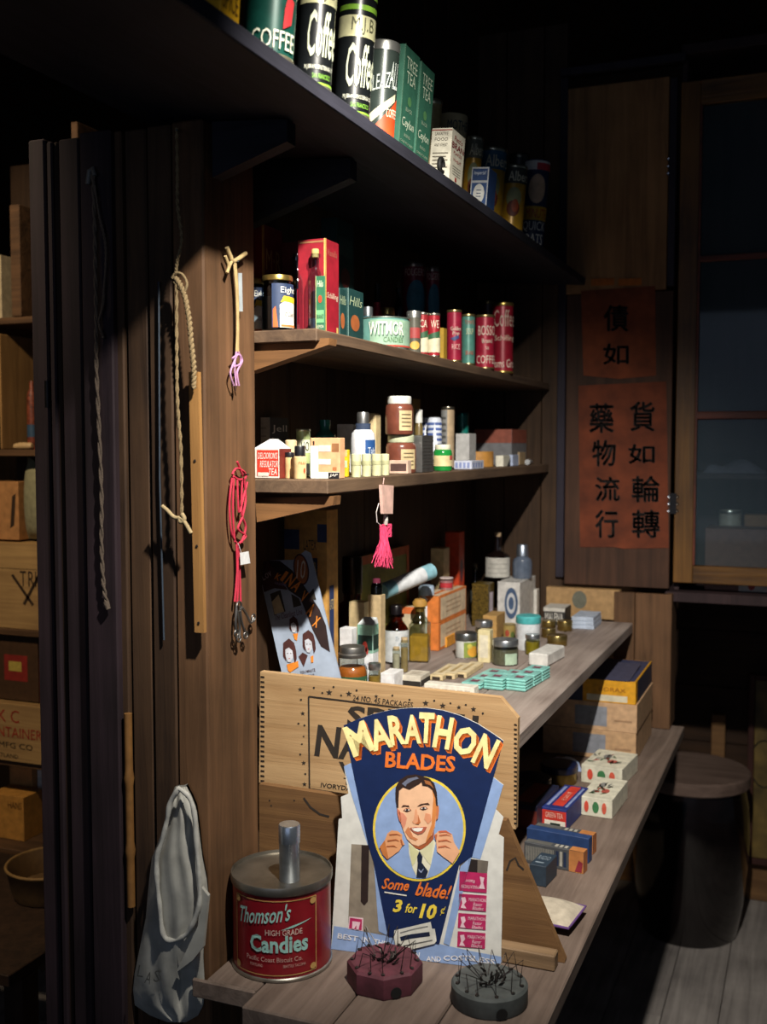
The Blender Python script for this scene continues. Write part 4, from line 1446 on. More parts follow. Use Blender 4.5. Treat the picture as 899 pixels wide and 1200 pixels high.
MB().tube([tl(450, 560), tl(449, 567), tl(451, 576)], .001, 6).build('cord', P_('c9a8a0'), tr)
MB().prism([tl(444, 568, .002), tl(458, 569, .002), tl(457, 602, .002), tl(446, 602, .002)], (.006, 0, 0)).build('tag', P_('e6bcae', rough=.8), tr, solid=True)
MB().tube([tl(452, 603), tl(452, 610)], [.004, .005], 10).build('bead', P_('cfc8c0', rough=.3), tr, 60)
MB().tube([tl(452, 610.5), tl(452, 615)], [.005, .004], 10).build('bead', P_('bfb8b0', rough=.3), tr, 60)
MB().tube([tl(444, 590), tl(441, 600), tl(442, 612), tl(447, 616)], .0008, 6).build('white_thread', P_('e8dcd8'), tr)
PINK = P_('e0406c', rough=.85)
m = MB()
for i in range(10):
    a = random.random() * 6.28
    c_ = Vector(tl(452, 622))
    m.tube([c_ + Vector((.010 * math.cos(a + k * .7) * .7, .012 * math.cos(a + k * .7), .012 * math.sin(a * 2 + k * .7))) for k in range(10)], .0011, 5)
m.build('knot', PINK, tr)
m = MB()
for i in range(150):
    a, q = random.random() * 6.28, random.random() ** .5
    top = Vector(tl(450, 617)) + Vector((.005 * math.cos(a) * q, .008 * math.sin(a) * q, 0))
    ln = random.uniform(.055, .08)
    ex = random.uniform(.6, 1.6)
    P3 = [top]
    for k in range(1, 7):
        P3.append(top + Vector((math.cos(a) * q * .010 * ex * (k / 6) ** 2 + random.uniform(-.0015, .0015), math.sin(a) * q * .016 * ex * (k / 6) ** 2 + random.uniform(-.002, .002), -ln * k / 6)))
    m.tube(P3, .0007, 3)
fr = m.build('fringe', PINK, tr)
fr['kind'] = 'stuff'

# ------------------------------------------------------------------ counter goods
CG = 'goods on the counter'
EC = ZC + .0006


def Cr(cx, yt, wpx, yb):
    return round_at(cx, yt, wpx, yb=yb, z=EC)


def Cb(x0, x1, x2, yt, yb, **kw):
    return carton_at(x0, x1, x2, yt, yb=yb, z=EC, **kw)


def CbY(x0, x1, x2, yt, Y, **kw):
    return carton_at(x0, x1, x2, yt, Y=Y, z=EC, **kw)


# hair-pin display card leaning behind the crate board
kp = Vector((-.86, 1.775, ZC + .001))
kn = Vector((.12, -1, .16)).normalized()
kc = empty('display_card', tuple(kp))
tag(kc, 'pale blue and brown sales card with three drawn heads leaning behind the crate board', 'card')
K = Px(kc, kp, kn)
K0 = Px(kc, kp - kn * .004, kn)
outl = [(301.5, 661), (313.7, 656.7), (343.7, 656), (358, 645), (364, 648), (373, 685), (396, 781), (410, 838), (343, 846)]
vs = [K.at(x, y, 0) for x, y in outl]
MB().prism(vs, tuple(-kn * .004)).build('card', P_('a3b0c4', rough=.6, var=.1, scale=30), kc, solid=True)
kz = lambda L: [(295 + x * .1333, 640 + y * .1333) for x, y in L]
BRN, ORG = P_('4a2622'), P_('e88a2c')
K.poly(kz([(50, 160), (140, 125), (200, 210), (320, 385), (200, 370), (110, 405)]), BRN, 'print', 1)
K.poly(kz([(140, 125), (250, 130), (360, 215), (470, 360), (600, 560), (655, 700), (690, 930), (610, 880), (540, 740), (430, 460), (330, 390), (200, 210)]), P_('2c1a18'), 'film_strip', 2)
K.ellipse(*kz([(437, 205)])[0], 9, 18.5, BRN, 'emblem', 2, rot=-8)
K.ellipse(*kz([(437, 205)])[0], 7.5, 16.5, P_('a8602c'), 'emblem', 3, rot=-8)
K.text('10', *kz([(438, 205)])[0], 10, 22, P_('d9cdb8'), rot=-4, k=4)
for ch, x, y, wd, ht, rt in (('K', 235, 272, 6, 8, -30), ('I', 290, 265, 4, 13, -35), ('N', 345, 300, 8, 15, -38), ('A', 400, 350, 8, 14, -42), ('V', 463, 445, 6, 14, -28), ('A', 522, 560, 7, 15, -28), ('X', 572, 665, 6, 13, -24)):
    K.text(ch, *kz([(x, y)])[0], wd, ht, ORG, rot=rt, k=4, bold=.03)
K.text('Lov', *kz([(130, 250)])[0], 13, 9, P_('c9b8b8'), rot=32, k=3, shear=.3)
K.text('HAIRPINS', *kz([(258, 335)])[0], 14, 3.2, P_('8f7fae'), rot=-14, k=3)
for q in ([(165, 420), (255, 385), (300, 575), (200, 600)], [(350, 420), (420, 460), (440, 520), (370, 540)], [(505, 420), (545, 370), (570, 470), (535, 470)]):
    K.poly(kz(q), P_('3a332a'), 'window', 3)
K.poly(kz([(180, 490), (240, 425), (290, 575), (205, 600)]), P_('cdbb95'), 'window', 4)
K.text('The Cleanliest Line', *kz([(325, 600)])[0], 33, 7, P_('5a2a3a'), rot=13, k=3, shear=.3)
for (x, y, s_) in ((370, 690, .8), (330, 920, 1.15), (500, 840, 1.1)):
    P3 = lambda L: kz([(x + a * s_, y + b * s_) for a, b in L])
    K.poly(P3([(-45, -60), (0, -95), (40, -60), (55, 0), (60, 60), (45, 95), (30, 20), (0, -20), (-30, 10), (-20, 80), (-45, 40)]), BRN, 'hair', 3)
    K.poly(P3([(-28, -10), (0, -25), (28, 0), (34, 50), (14, 88), (-10, 84), (-24, 40)]), P_('c9ccd6'), 'face', 4)
    K.poly(P3([(-14, 18), (-4, 16), (-4, 22), (-14, 24)]), BRN, 'print', 5)
    K.poly(P3([(10, 16), (20, 18), (20, 24), (10, 22)]), BRN, 'print', 5)
    K.poly(P3([(-4, 56), (12, 56), (4, 63)]), P_('b5484a'), 'print', 5)
for q in ([(310, 1040), (410, 1010), (415, 1060), (340, 1110), (320, 1090)], [(520, 970), (545, 960), (545, 1020), (525, 1025)], [(365, 770), (410, 765), (400, 830), (380, 820)]):
    K.poly(kz(q), ORG, 'print', 3)
K.poly(kz([(415, 970), (450, 935), (495, 960), (460, 1060)]), BRN, 'heart', 3)
K.text('TEN MINUTE', *kz([(495, 1100)])[0], 18, 3.5, BRN, rot=12, k=3)
K.text('COOL', *kz([(525, 1135)])[0], 9, 3.2, BRN, rot=12, k=3)
# gold foil wad
m = MB()
fo = onz(390, 806, ZC)
for i in range(9):
    a = i * .7
    m.add([(random.uniform(-.022, .022), random.uniform(-.012, .012), random.uniform(.0, .08) * (1 if k else 0) + (.001 if k == 0 else 0)) for k in range(4)], [(0, 1, 2), (0, 2, 3), (0, 3, 1), (1, 3, 2)])
zmin = min(v[2] for v in m.v)
m.v = [(a, b, c_ - zmin) for a, b, c_ in m.v]
tag(m.build('gold_foil', metal('c9b878', .25), None, None, (fo.x - .01, fo.y + .0, EC)), 'crumpled gold foil between the sales card and the orange jar', 'foil')

# big tan box with blue print
c = Carton('bandage_box', 'tall tan box with blue panels standing behind the sales card', 'box', CbY(333, 383, 396, 598, 1.87), 'd09c52', CG)
c.deco([('p', 'F', .0, .8, .36, .9, '3a4668'), ('p', 'F', .78, .84, 1, .93, '3a4668'), ('p', 'F', .42, .38, .78, .76, '2a3a66'), ('t', 'F', 'LATEX', .46, .8, .76, .85, '2a2c34'), ('t', 'F', 'LAYER', .45, .69, .76, .74, 'c9b070'), ('t', 'F', 'BANDAGE', .45, .63, .76, .68, 'c9b070'), ('d', 'F', .6, .52, .08, .05, 'b9a878'), ('p', 'R', .2, .15, .6, .62, '2a3a66'), ('t', 'R', 'LATEX', .22, .5, .58, .55, 'd8c48a')] + [('p', 'F', .08, .7 - .05 * i, .34, .712 - .05 * i, '8a6a3a', 'print') for i in range(6)])
R = Round('amber_jar', 'large dim amber glass jar behind the wooden bottle holder', 'jar', round_at(413, 652, 33, X=-.94, z=EC), jar_parts('9a5a1c', '6a3c10', .5, '3a2e22', .3, .62), CG)
c = Carton('picture_board', 'olive green board with an orange border leaning at the back wall', 'box', (Vector((-.966, 2.385, EC)), .012, .34, onx(416, 654, -.96).z - EC), '7d8038', CG)
c.deco([('p', 'R', 0, .0, .05, 1, 'b0521e', 'edge'), ('p', 'R', 0, .92, 1, 1, 'b0521e', 'edge'), ('p', 'R', .95, 0, 1, 1, 'b0521e', 'edge'), ('p', 'F', 0, 0, 1, 1, 'b0521e', 'edge')])
# wooden block with stoppered vial
c = Carton('bottle_holder', 'square pale wooden block holding a purple-stoppered vial', 'holder', CbY(431, 446, 453, 698, 2.10, wy=.028), 'cdb48a', CG)
hb = c
P = Vector(c.o.location)
R = Round('stoppered_vial', 'grey glass vial with a purple stopper set in the wooden block', 'vial', (Vector((P.x, P.y, EC + c.h + .0005)), .0125, .034), bottle_parts(glass('7a7f7c'), '4a4a48', .4, .7, .6, '6a1c38', cap=.35), CG)
# rolled tube propped on boxes
a, b = onz(449, 703, ZC), None
c = Carton('cream_carton', 'cream carton under the left end of the paper tube', 'box', CbY(409, 427, 434, 706, 2.045, wy=.025), 'd0b98c', CG)
c = Carton('cream_carton', 'cream and orange carton behind the brown medicine bottle', 'box', CbY(458, 492, 499, 712, 2.42, wy=.04), 'd8c8a8', CG)
c.deco([('p', 'F', 0, .86, 1, 1, 'd8703a', 'edge'), ('p', 'F', .1, .5, .9, .6, 'c9b490', 'print')])
A = Vector(ony(449, 693, 2.30))
B = Vector(ony(506, 669, 2.44))
tb_ = empty('paper_tube', tuple(A))
tag(tb_, 'white paper tube with pale blue ends resting on the orange boxes', 'tube')
d = (B - A)
rr = 9.5 * depth(A) / F
q = [A + d * t for t in (0, .2, .8, 1)]
MB().tube([q[0] - A, q[1] - A], rr, 20).build('end_band', P_('8fc0cf'), tb_, 60)
MB().tube([q[1] - A, q[2] - A], rr, 20).build('wrapper', P_('dfe2e6'), tb_, 60)
MB().tube([q[2] - A, q[3] - A], rr, 20).build('end_band', P_('8fc0cf'), tb_, 60)

c = Carton('white_box', 'plain white box left of the green and white carton', 'box', CbY(398, 412, 418, 737, 1.965, wy=.028), 'e8e8ea', CG)
sp = CbY(419, 437, 446, 733, 1.985, wy=.03)
c = Carton('tooth_powder_carton', 'green and white carton with a red leaf mark and slanted top', 'box', sp, 'e4e8ec', CG)
for f in (c.F, c.R):
    f.panel(0, .62, 1, 1, P_('8fc0ac'), 'label')
    f.panel(.04, .66, .96, .86, P_('163a34'), 'label', 2)
    f.text('MENT', .2, .4, .8, .48, P_('8a93a8'), k=2)
    f.panel(.1, .2, .9, .3, P_('c3cbd8'), 'print', 2)
c.F.disc(.5, .7, .16, .08, P_('c8443a'), k=3)
c.F.disc(.38, .65, .1, .05, P_('c8443a'), k=3)
c.F.disc(.62, .65, .1, .05, P_('c8443a'), k=3)
wx, wy, hh = sp[1:]
MB().add([(-wx / 2, -wy / 2, hh + .0003), (wx / 2, -wy / 2, hh + .0003), (wx / 2, wy / 2, hh + .0003), (-wx / 2, wy / 2, hh + .0003), (-wx / 2.4, wy / 2, hh + .012), (wx / 2.4, wy / 2, hh + .012)],
         [(0, 1, 5, 4), (1, 2, 5), (2, 3, 4, 5), (3, 0, 4), (0, 3, 2, 1)]).build('top_flap', P_('dfe6e8'), c.o)
# front jars
R = Round('orange_jar', 'glass jar of orange powder with a wide grey metal lid behind the crate board', 'jar', Cr(413, 757, 36, 838),
          [('glass_body', [(0, 0), (.95, 0), (1, .03), (1, .64), (.95, .68), (.8, .72), (.8, .85), (.86, .86)], glass('d9dcd8')),
           ('contents', [(0, .01), (.9, .01), (.95, .04), (.95, .6), (.88, .66), (.76, .69), (0, .69)], P_('d8782c', rough=.5)),
           ('lid', [(0, .84), (.9, .84), (.94, .86), (.94, .89), (.84, .91), (.84, .98), (.8, 1), (0, 1)], metal('8a8884', .45))], CG)
R.patch(-45, 75, .3, .57, P_('2f5a3c'), k=2)
R.text('Mustard', 12, 90, .4, .52, P_('cdbf8a'), k=3, shear=.2)
R = Round('small_jar', 'small jar with silver lid right of the orange jar', 'jar', Cr(439, 777, 15, 832), jar_parts('cfd4d0', 'c9a04a', .74, 'a8aaa8', .14, .9), CG)
c = Carton('white_box', 'small bright white box behind the crate board near the two thin vials', 'box', Cb(446, 462, 473, 790, 809), 'f0f0f2', CG)
c = Carton('card_case', 'cream card case with black edges lying by the white box', 'case', Cb(471, 493, 504, 793, 805), 'd8d0c0', CG)
c.R.panel(0, 0, 1, .6, P_('2a2622'), 'edge')
c.F.panel(0, 0, 1, .5, P_('2a2622'), 'edge')
c.T.panel(.12, .12, .88, .88, P_('e6dccb'), 'label')
for i in range(4):
    c.T.panel(.2, .25 + .14 * i, .8, .28 + .14 * i, P_('a89a88'), 'print', 2)
for cx, yt, wp, yb, lab, cc in ((464.5, 758, 9, 787, 'short thin white vial in front of the brown bottle', 'e3dccb'), (474, 747, 9, 788, 'taller thin corked vial in front of the brown bottle', 'b9a070')):
    R = Round('thin_vial', lab, 'vial', Cr(cx, yt, wp, yb), [('glass_body', [(0, 0), (.9, 0), (1, .02), (1, .9), (.9, .92), (.9, .94)], glass('dfe2da')), ('contents', [(0, .01), (.9, .01), (.92, .7), (0, .7)], P_(cc)), ('cork', [(0, .86), (.86, .86), (.86, 1), (0, 1)], P_('cdb48c', rough=.8))], CG)
AMB = glass('8a4a14', .05)
R = Round('medicine_bottle', 'brown medicine bottle with black stopper and white label', 'bottle', Cr(464.5, 709, 29, 779), bottle_parts(AMB, '3a1c08', .5, .5, .62, '1a1214', lip=True, stopm=P_('171216', rough=.3), cap=.16), CG)
R.patch(-78, 82, .04, .58, P_('dfe3e6'), k=2)
R.text('Tr. Iodine', 30, 66, .42, .5, P_('7f9ab0'), k=3, shear=.3, rise=.04)
R.text('Poison', 34, 50, .3, .38, P_('7f9ab0'), k=3, shear=.3)
# square bottle of yellow powder
P, r, h = Cr(492, 702, 27, 777)
sb = empty('square_bottle', tuple(P), (0, 0, math.radians(12)))
tag(sb, 'square glass bottle half full of yellow powder with a tan stopper', 'bottle', CG)
a = r * .86
m = MB().box(-a, a, -a, a, 0, h * .62, .003)
m.build('glass_body', glass('d3d8cc'), sb)
MB().box(-a * .93, a * .93, -a * .93, a * .93, .002, h * .42, .002).build('contents', P_('e0ac3c', rough=.6), sb)
MB().lathe([(a * .95, h * .62), (a * .8, h * .68), (a * .5, h * .74), (a * .46, h * .84), (a * .6, h * .85), (a * .6, h * .88)], 24).build('neck', glass('cfd4c8'), sb, 50)
MB().lathe([(0, h * .8), (a * .42, h * .8), (a * .45, h * .88), (a * .75, h * .89), (a * .75, h * .95), (a * .5, h * 1.0), (0, h)], 20).build('stopper', P_('b5883c', rough=.7), sb, 40)
R = Round('magnesia_bottle', 'tall white bottle with blue side label and pale blue cap', 'bottle', Cr(499.5, 686, 20, 762),
          [('body', [(0, 0), (.95, 0), (1, .02), (1, .8), (.9, .84), (0, .84)], P_('e8eaee', rough=.3, coat=.3)), ('cap', [(0, .842), (.92, .842), (.94, .86), (.94, .97), (.85, 1), (0, 1)], P_('b5cbe2', rough=.4))], CG)
R.patch(15, 78, .06, .72, P_('1f3f8c'))
R.text('SALTS', 45, 30, .3, .5, P_('dfe4ee'))
# orange and cream cartons
for i, (yt, yb, lift) in enumerate(((731, 763, 0), (697, 729, 1))):
    if i == 0:
        spc = Cb(507, 514, 546, yt, yb, wx=.05)
        hh0 = spc[3]
    else:
        spc = (spc[0] + Vector((0, 0, hh0 + .0005)), spc[1], spc[2], hh0 * .98)
    c = Carton('soap_carton', 'long cream carton with orange edges, ' + ('lower of the stack of two' if i == 0 else 'upper of the stack of two'), 'box', spc, 'e3823c', CG)
    c.R.panel(.06, .1, .97, .92, P_('e6cfae'), 'label')
    c.T.panel(.06, .04, .94, .96, P_('e0c9aa'), 'label')
    c.T.panel(.4, .04, .6, .96, P_('dc7a3a'), 'label', 2)
    for k in range(3):
        c.R.panel(.25, .3 + .18 * k, .78, .36 + .18 * k, P_('c9a888'), 'print', 2)
c = Carton('small_carton', 'small orange yellow carton lying in front of the cream cartons', 'box', Cb(513, 524, 534, 747, 759), 'e09a34', CG)
c = Carton('perfume_box', 'tall bright orange red box at the back of the counter', 'box', CbY(522, 538, 551, 624, 2.84, wy=.05), 'c8401a', CG)
c.deco([('d', 'R', .5, .6, .25, .12, '5a2a3a')])
c = Carton('powder_box', 'upright tan box left of the bright orange red box', 'box', CbY(505, 520, 530, 643, 2.70, wy=.05), 'c8b080', CG)
c.deco([('d', 'R', .5, .55, .3, .12, '6a6444'), ('p', 'R', .2, .25, .8, .3, '8a7c54', 'print')])
R = Round('candy_jar', 'small glass jar of red and white candies on the cream cartons', 'jar', (spc[0] + Vector((0, .02, hh0 * .98 + .0005)), .018, .032), jar_parts('e6e2e2', 'd8a8a8', .8, 'd0b8b8', .1, .9, lidmat=P_('d5c3c0')), CG)
R.patch(-60, 60, .2, .6, P_('b5303a'), k=1)
R = Round('small_bottle', 'small pale bottle beside the bright orange red box', 'bottle', round_at(557, 660, 12, X=-.93, z=EC), bottle_parts(glass('aab0b4'), 'b5b5ac', .5, .5, .62, '5a4c3c'), CG)
# back row boxes and bottles
cg_ = Carton('patterned_box', 'black and gold speckled box under the dark bottle', 'box', Cb(553, 572, 581, 685, 735, wy=.06), '5a4a1c', CG, mat=paint('6a5620', .4, 0, .5, 260))
cg_.R.panel(.2, .05, .8, .8, P_('cfc3cf'), 'label')
cw = Carton('white_book_box', 'white box with a round blue emblem under the grey flask', 'box', Cb(583, 609, 627, 683, 734), 'd3d1cd', CG)
cw.F.disc(.62, .52, .3, .36, P_('43597a'))
cw.F.disc(.62, .52, .2, .24, P_('c9ccd0'), k=3)
cw.F.disc(.62, .52, .12, .15, P_('43597a'), k=4)
for k in range(4):
    cw.T.panel(.05 + .24 * k, 0, .07 + .24 * k, 1, P_('8a8884'), 'joint')
P1 = Vector(cw.o.location)
topw = EC + cw.h + .0006
R = Round('dark_bottle', 'black-brown corked bottle with a white label at the back', 'bottle', round_at(583.5, 624, 29, Y=P1.y + .0, z=topw), bottle_parts(P_('140d0c', rough=.1, coat=.5), None, .4, .28, .5, 'b59a78', cap=.09), CG)
R.patch(-72, 72, .03, .46, P_('c3c0b8'), k=1)
for k in range(3):
    R.patch(-50, 50, .12 + .1 * k, .13 + .1 * k, P_('8a8780'), k=2, name='print')
R = Round('grey_flask', 'grey glass flask with silver cap on the white box', 'bottle', round_at(612.5, 638, 23, Y=P1.y + .02, z=topw),
          [('body', [(0, 0), (.95, 0), (1, .03), (1, .45), (.9, .56), (.55, .64), (.55, .66), (0, .66)], P_('5f6a7c', rough=.2, coat=.3)), ('cap', [(0, .662), (.62, .662), (.55, .98), (.5, 1), (0, 1)], metal('a9b4c4', .4))], CG)
c = Carton('white_packet', 'upright white packet with faint red print before the far cardboard box', 'box', Cb(607, 629, 636, 691, 724, wy=.03), 'd8d4cc', CG)
c.F.panel(.4, .3, .55, .85, P_('d0a8a4'), 'print')
c = Carton('cardboard_box', 'long plain cardboard box at the far end of the counter', 'box', Cb(640, 726, 731, 692, 727, wy=.03), 'b08c5e', CG)
c.F.disc(.46, .62, .1, .3, P_('6a6a5c'))
c = Carton('ointment_tin', 'black and white tin lettered in white near the brass tins', 'tin', Cb(637, 662, 669, 713, 733), '2c2a2a', CG)
c.F.panel(.0, .78, 1, 1, P_('cfcbc3'), 'edge')
c.T.panel(0, 0, 1, 1, P_('cfcbc3'), 'label')
c.F.text('MALENA', .08, .2, .92, .7, P_('dcd8cf'))
for k in range(3):
    sp = Cb(669, 696, 705, 731, 738) if k == 0 else sp
    hq = .011
    c = Carton('card_packet', 'pale blue packet, ' + ('lowest', 'middle', 'topmost')[k] + ' of three stacked by the cardboard box', 'packet', (Vector((sp[0].x, sp[0].y, EC + k * (hq + .0005))), sp[1] * (1 - .03 * k), sp[2], hq), 'b9c6da', CG)
# jars in the middle
R = Round('cold_cream_jar', 'white jar with a bright teal lid on the counter', 'jar', Cr(619, 721, 29, 763), [('body', [(0, 0), (.93, 0), (.97, .03), (.97, .78), (0, .78)], P_('e6ebf0', rough=.25, coat=.4)), ('lid', [(0, .781), (1.0, .781), (1.02, .8), (1.02, .97), (.96, 1), (0, 1)], P_('52b5b8', rough=.4))], CG)
BRASS = metal('9c8448', .35)
for i, (cx, yt, wp, yb, lab) in enumerate(((653, 744, 24, 758, 'brass tin nearest the camera beside the teal-lidded jar'), (662, 727, 18, 740, 'brass tin in front of the pale blue packets'), (643, 727, 17, 737, 'brass tin in front of the black and white tin'), (643, 736, 17, 748, 'brass tin half hidden behind the nearest brass tin'))):
    R = Round('brass_tin', lab, 'tin', Cr(cx, yt, wp, yb), [('body', [(0, 0), (.95, 0), (.97, .03), (.97, .5), (0, .5)], BRASS), ('lid', [(.98, .48), (1, .5), (1, .92), (.96, 1), (.85, .97), (0, .97)], metal('a8935a', .3))], 'brass tins on the counter')
R = Round('yellow_jar', 'small jar of yellow balm with silver lid before the teal-lidded jar', 'jar', Cr(624, 743, 17, 768), jar_parts('d8dcc8', 'b5a034', .75, 'b5b8ba', .22, .92), CG)
R = Round('wide_jar', 'wide low jar with silver lid and a pale green label', 'jar', Cr(592, 749, 31, 781), jar_parts('c5c8c0', 'a09c88', .75, 'b9bcc0', .24, .95), CG)
R.patch(0, 60, .05, .5, P_('b5cdb4'), k=2)
R = Round('fruit_jar', 'white jar with a dark silver lid and yellow fruit label', 'jar', Cr(546, 741, 26, 772), [('body', [(0, 0), (.93, 0), (.97, .03), (.97, .7), (0, .7)], P_('dfe2dc', rough=.3)), ('lid', [(0, .701), (1.0, .701), (1.02, .73), (1.02, .95), (.95, 1), (0, 1)], metal('8f9294', .3))], CG)
R.patch(-10, 80, .04, .66, P_('8fa04a'), k=1)
R.disc(40, .28, 32, .22, P_('e0a63c'))
R.disc(20, .5, 14, .1, P_('d8d060'))
c = Carton('cream_packet', 'yellow cream packet standing beside the wide jar', 'packet', Cb(560, 574, 582, 739, 777, wy=.028), 'e6d8a8', CG)
c.deco([('p', 'R', .1, .1, .4, .9, 'e0c880', 'print'), ('p', 'F', .15, .15, .85, .85, 'e8e0c8', 'label')])
R = Round('silver_jar', 'silver-lidded jar behind the yellow cream packet', 'jar', Cr(567, 727, 21, 757), jar_parts('c9ccc8', 'b9a878', .7, 'b0b4b8', .25, .95), CG)
c = Carton('tan_box', 'tan box behind the silver-lidded jar', 'box', Cb(566, 582, 592, 722, 750), 'bb9458', CG)
R = Round('floral_tin', 'small flowered tin left of the teal-lidded jar', 'tin', Cr(597, 731, 15, 752), can_parts('b09a5c', 'b9a878'), CG)
R.disc(-20, .5, 20, .2, P_('a84a34'), R=.975)
R.disc(30, .4, 20, .2, P_('5a6a34'), R=.975)
c = Carton('soap_bar', 'white paper-wrapped bar of soap at the counter front', 'soap', Cb(622, 645, 659, 767, 782), 'dfddd8', CG, bev=.003, rz=math.radians(-6))
# cream long cartons
for i in range(3):
    sp = Cb(507 + 14 * i, 519 + 14 * i, 537 + 14 * i, 792 - 1.5 * i, 798 - 1.5 * i, wx=.031, wy=.13)
    c = Carton('long_packet', 'long cream packet lying on the counter, ' + ('nearest the crate board', 'middle of three', 'nearest the teal tins')[i], 'packet', sp, 'dcc79c', CG)
    c.T.panel(.1, .08, .9, .92, P_('e3d2ae'), 'label')
    c.T.panel(.35, .2, .6, .8, P_('b9a070'), 'print', 2)
    c.F.panel(.2, .1, .8, .7, P_('3a3028'), 'open_end')
c = Carton('long_packet', 'long white packet lying just behind the crate board top', 'packet', Cb(497, 556, 565, 806, 817, wy=.03), 'ece6d8', CG)
for i in range(6):
    c.F.panel(.06 + .15 * i, .3, .17 + .15 * i, .6, P_('c9bfae'), 'print')
# teal tins
TEAL = P_('8fd0c8', rough=.35, metal=.1)
tz_ = lambda x, y: (490 + x * .278, 700 + y * .278)
tins = [((282, 300), 1, 'back left'), ((385, 300), 1, 'back middle'), ((258, 335), 1, 'second row left'), ((358, 332), 1, 'second row middle'), ((455, 345), 2, 'second row right'), ((228, 368), 1, 'third row left'), ((315, 383), 2, 'front middle'), ((432, 372), 2, 'third row right'), ((400, 395), 2, 'front right')]
tin_proto = None
grid = [(-1, 2, 1), (0, 2, 1), (1, 2, 2), (-1, 1, 1), (0, 1, 1), (1, 1, 2), (-1, 0, 1), (0, 0, 2), (1, 0, 2)]
names = {(-1, 2): 'back left', (0, 2): 'back middle', (1, 2): 'back right', (-1, 1): 'middle left', (0, 1): 'centre', (1, 1): 'middle right', (-1, 0): 'front left', (0, 0): 'front middle', (1, 0): 'front right'}
base = onz(583, 806, ZC)
ux = Vector((1, -.10, 0)).normalized()
uy = Vector((.10, 1, 0)).normalized()
TW, TD, TT = .044, .052, .0125
for gx, gy, n in grid:
    pos = base + ux * (TW + .002) * gx + uy * (TD + .003) * gy + uy * (.012 * gx)
    for k in range(n):
        pl = 'top' if (n == 2 and k == 1) else ('bottom' if n == 2 else 'single')
        o = MB().box(-TW / 2, TW / 2, -TD / 2, TD / 2, 0, TT * .55, .002).build('pill_tin', TEAL, None, None, (pos.x, pos.y, EC + k * (TT + .0004)), (0, 0, math.radians(-5.7)))
        tag(o, 'pale teal flat pill tin, ' + names[(gx, gy)] + ' of the grid' + ('' if n == 1 else (', upper of its pair' if k else ', lower of its pair')), 'tin', 'teal pill tins on the counter')
        MB().box(-TW / 2 - .0004, TW / 2 + .0004, -TD / 2 - .0004, TD / 2 + .0004, TT * .56, TT, .0025).build('lid', TEAL, o)
        if k == n - 1:
            f = Face(o, (-TW / 2, -TD / 2, TT), (TW, 0, 0), (0, TD, 0))
            f.panel(.3, .3, .7, .7, P_('7d4a5c'), 'label', 1)
            f.panel(.38, .55, .62, .62, P_('cdb9b9'), 'print', 2)

# ------------------------------------------------------------------ crate board and end board below the counter
YK = 1.715
ck = MB().prism([ony(x, y, YK) for x, y in ((305, 787), (586.5, 817.5), (607, 842), (604.5, 972), (590, 969), (303.5, 917))], (0, .014, 0)).build('crate_board', W_CRATE, solid=True)
tag(ck, 'pale wooden crate end with stencilled stars and soap lettering, closing the counter', 'crate')
C = Px(ck, (0, YK, 0), (0, -1, 0))
STN = P_('2e2620', rough=.85)
m = MB()
for i in range(22):
    y = 792 + i * 5.8
    yy = 848 + i * 5.5
    for xa, xb, q in ((305.5, 310, y), (602.5, 606, yy)):
        if q < 968 and (xa > 500 or q < 914):
            m.add([C.at(xa, q), C.at(xb, q + .5), C.at(xb, q + 2.8), C.at(xa, q + 2.3)], [(3, 2, 1, 0)])
fj = m.build('finger_joints', P_('1e140c', rough=.9), ck)
fj['kind'] = 'stuff'


def star(p, x, y, r, mat):
    p.poly([(x + (r if k % 2 == 0 else r * .42) * math.sin(k * math.pi / 5), y - (r if k % 2 == 0 else r * .42) * math.cos(k * math.pi / 5)) for k in range(10)], mat, 'star', 1)


for (x, y, r) in ((352, 808, 3), (386, 811.5, 4), (409, 813, 4), (441, 816, 2.6), (499, 824, 4), (519, 827, 4), (538, 829, 3), (555, 831, 3.6), (355, 836, 3), (354, 872, 1.5), (356, 894, 3), (357, 919, 3), (356, 863, 1.6)):
    star(C, x, y, r, STN)
for (x, y) in ((368, 806), (378, 812), (391, 805), (400, 815), (418, 809), (428, 817), (460, 815), (480, 820), (509, 821), (528, 824), (546, 826), (566, 836), (353, 820), (357, 850), (352, 884), (358, 907), (350, 848)):
    C.ellipse(x, y, 1.3, 1.3, STN, 'dot', 1, 8)
C.strip([(362, 816), (400, 820.5), (460, 828), (545, 838)], 1.6, STN, 'border')
C.strip([(362, 816), (363, 924)], 1.8, STN, 'border')
C.strip([(363, 924), (412, 931.5)], 1.6, STN, 'border')
C.text('24 NO. 45 PACKAGES', 449, 822, 71, 6.5, STN, rot=-7, k=1, bold=.01)
C.text('SPECIAL', 491, 846, 168, 26, STN, rot=-4.5, k=1, bold=.03)
C.text('NAPTHA', 450, 877, 160, 37, STN, rot=-7, k=1, bold=.03)
C.text('WASHING', 465, 908, 138, 15, STN, rot=-7, k=1, bold=.03)
C.text('THE PROCTER', 450, 921, 96, 8, STN, rot=-7, k=1)
C.text('IVORYDALE', 398, 922.5, 44, 5.5, STN, rot=-7, k=1, bold=.02)
YB = 1.642
zb_ = ZL + .001
pa, pb_, pc = ony(303.5, 919, YB), ony(593, 962, YB), ony(662, 1126, YB)
eb = MB().prism([pa, pb_, pc, Vector((pc.x, YB, zb_)), Vector((pa.x, YB, zb_))], (0, .015, 0)).build('end_board', W_PANEL, solid=True)
tag(eb, 'brown board with a slanted right edge standing under the crate end', 'board')
Bp = Px(eb, (0, YB, 0), (0, -1, 0))
Bp.strip([(356, 935), (364, 946), (375, 954), (386, 957)], 2.4, STN, 'pencil_mark', 1)
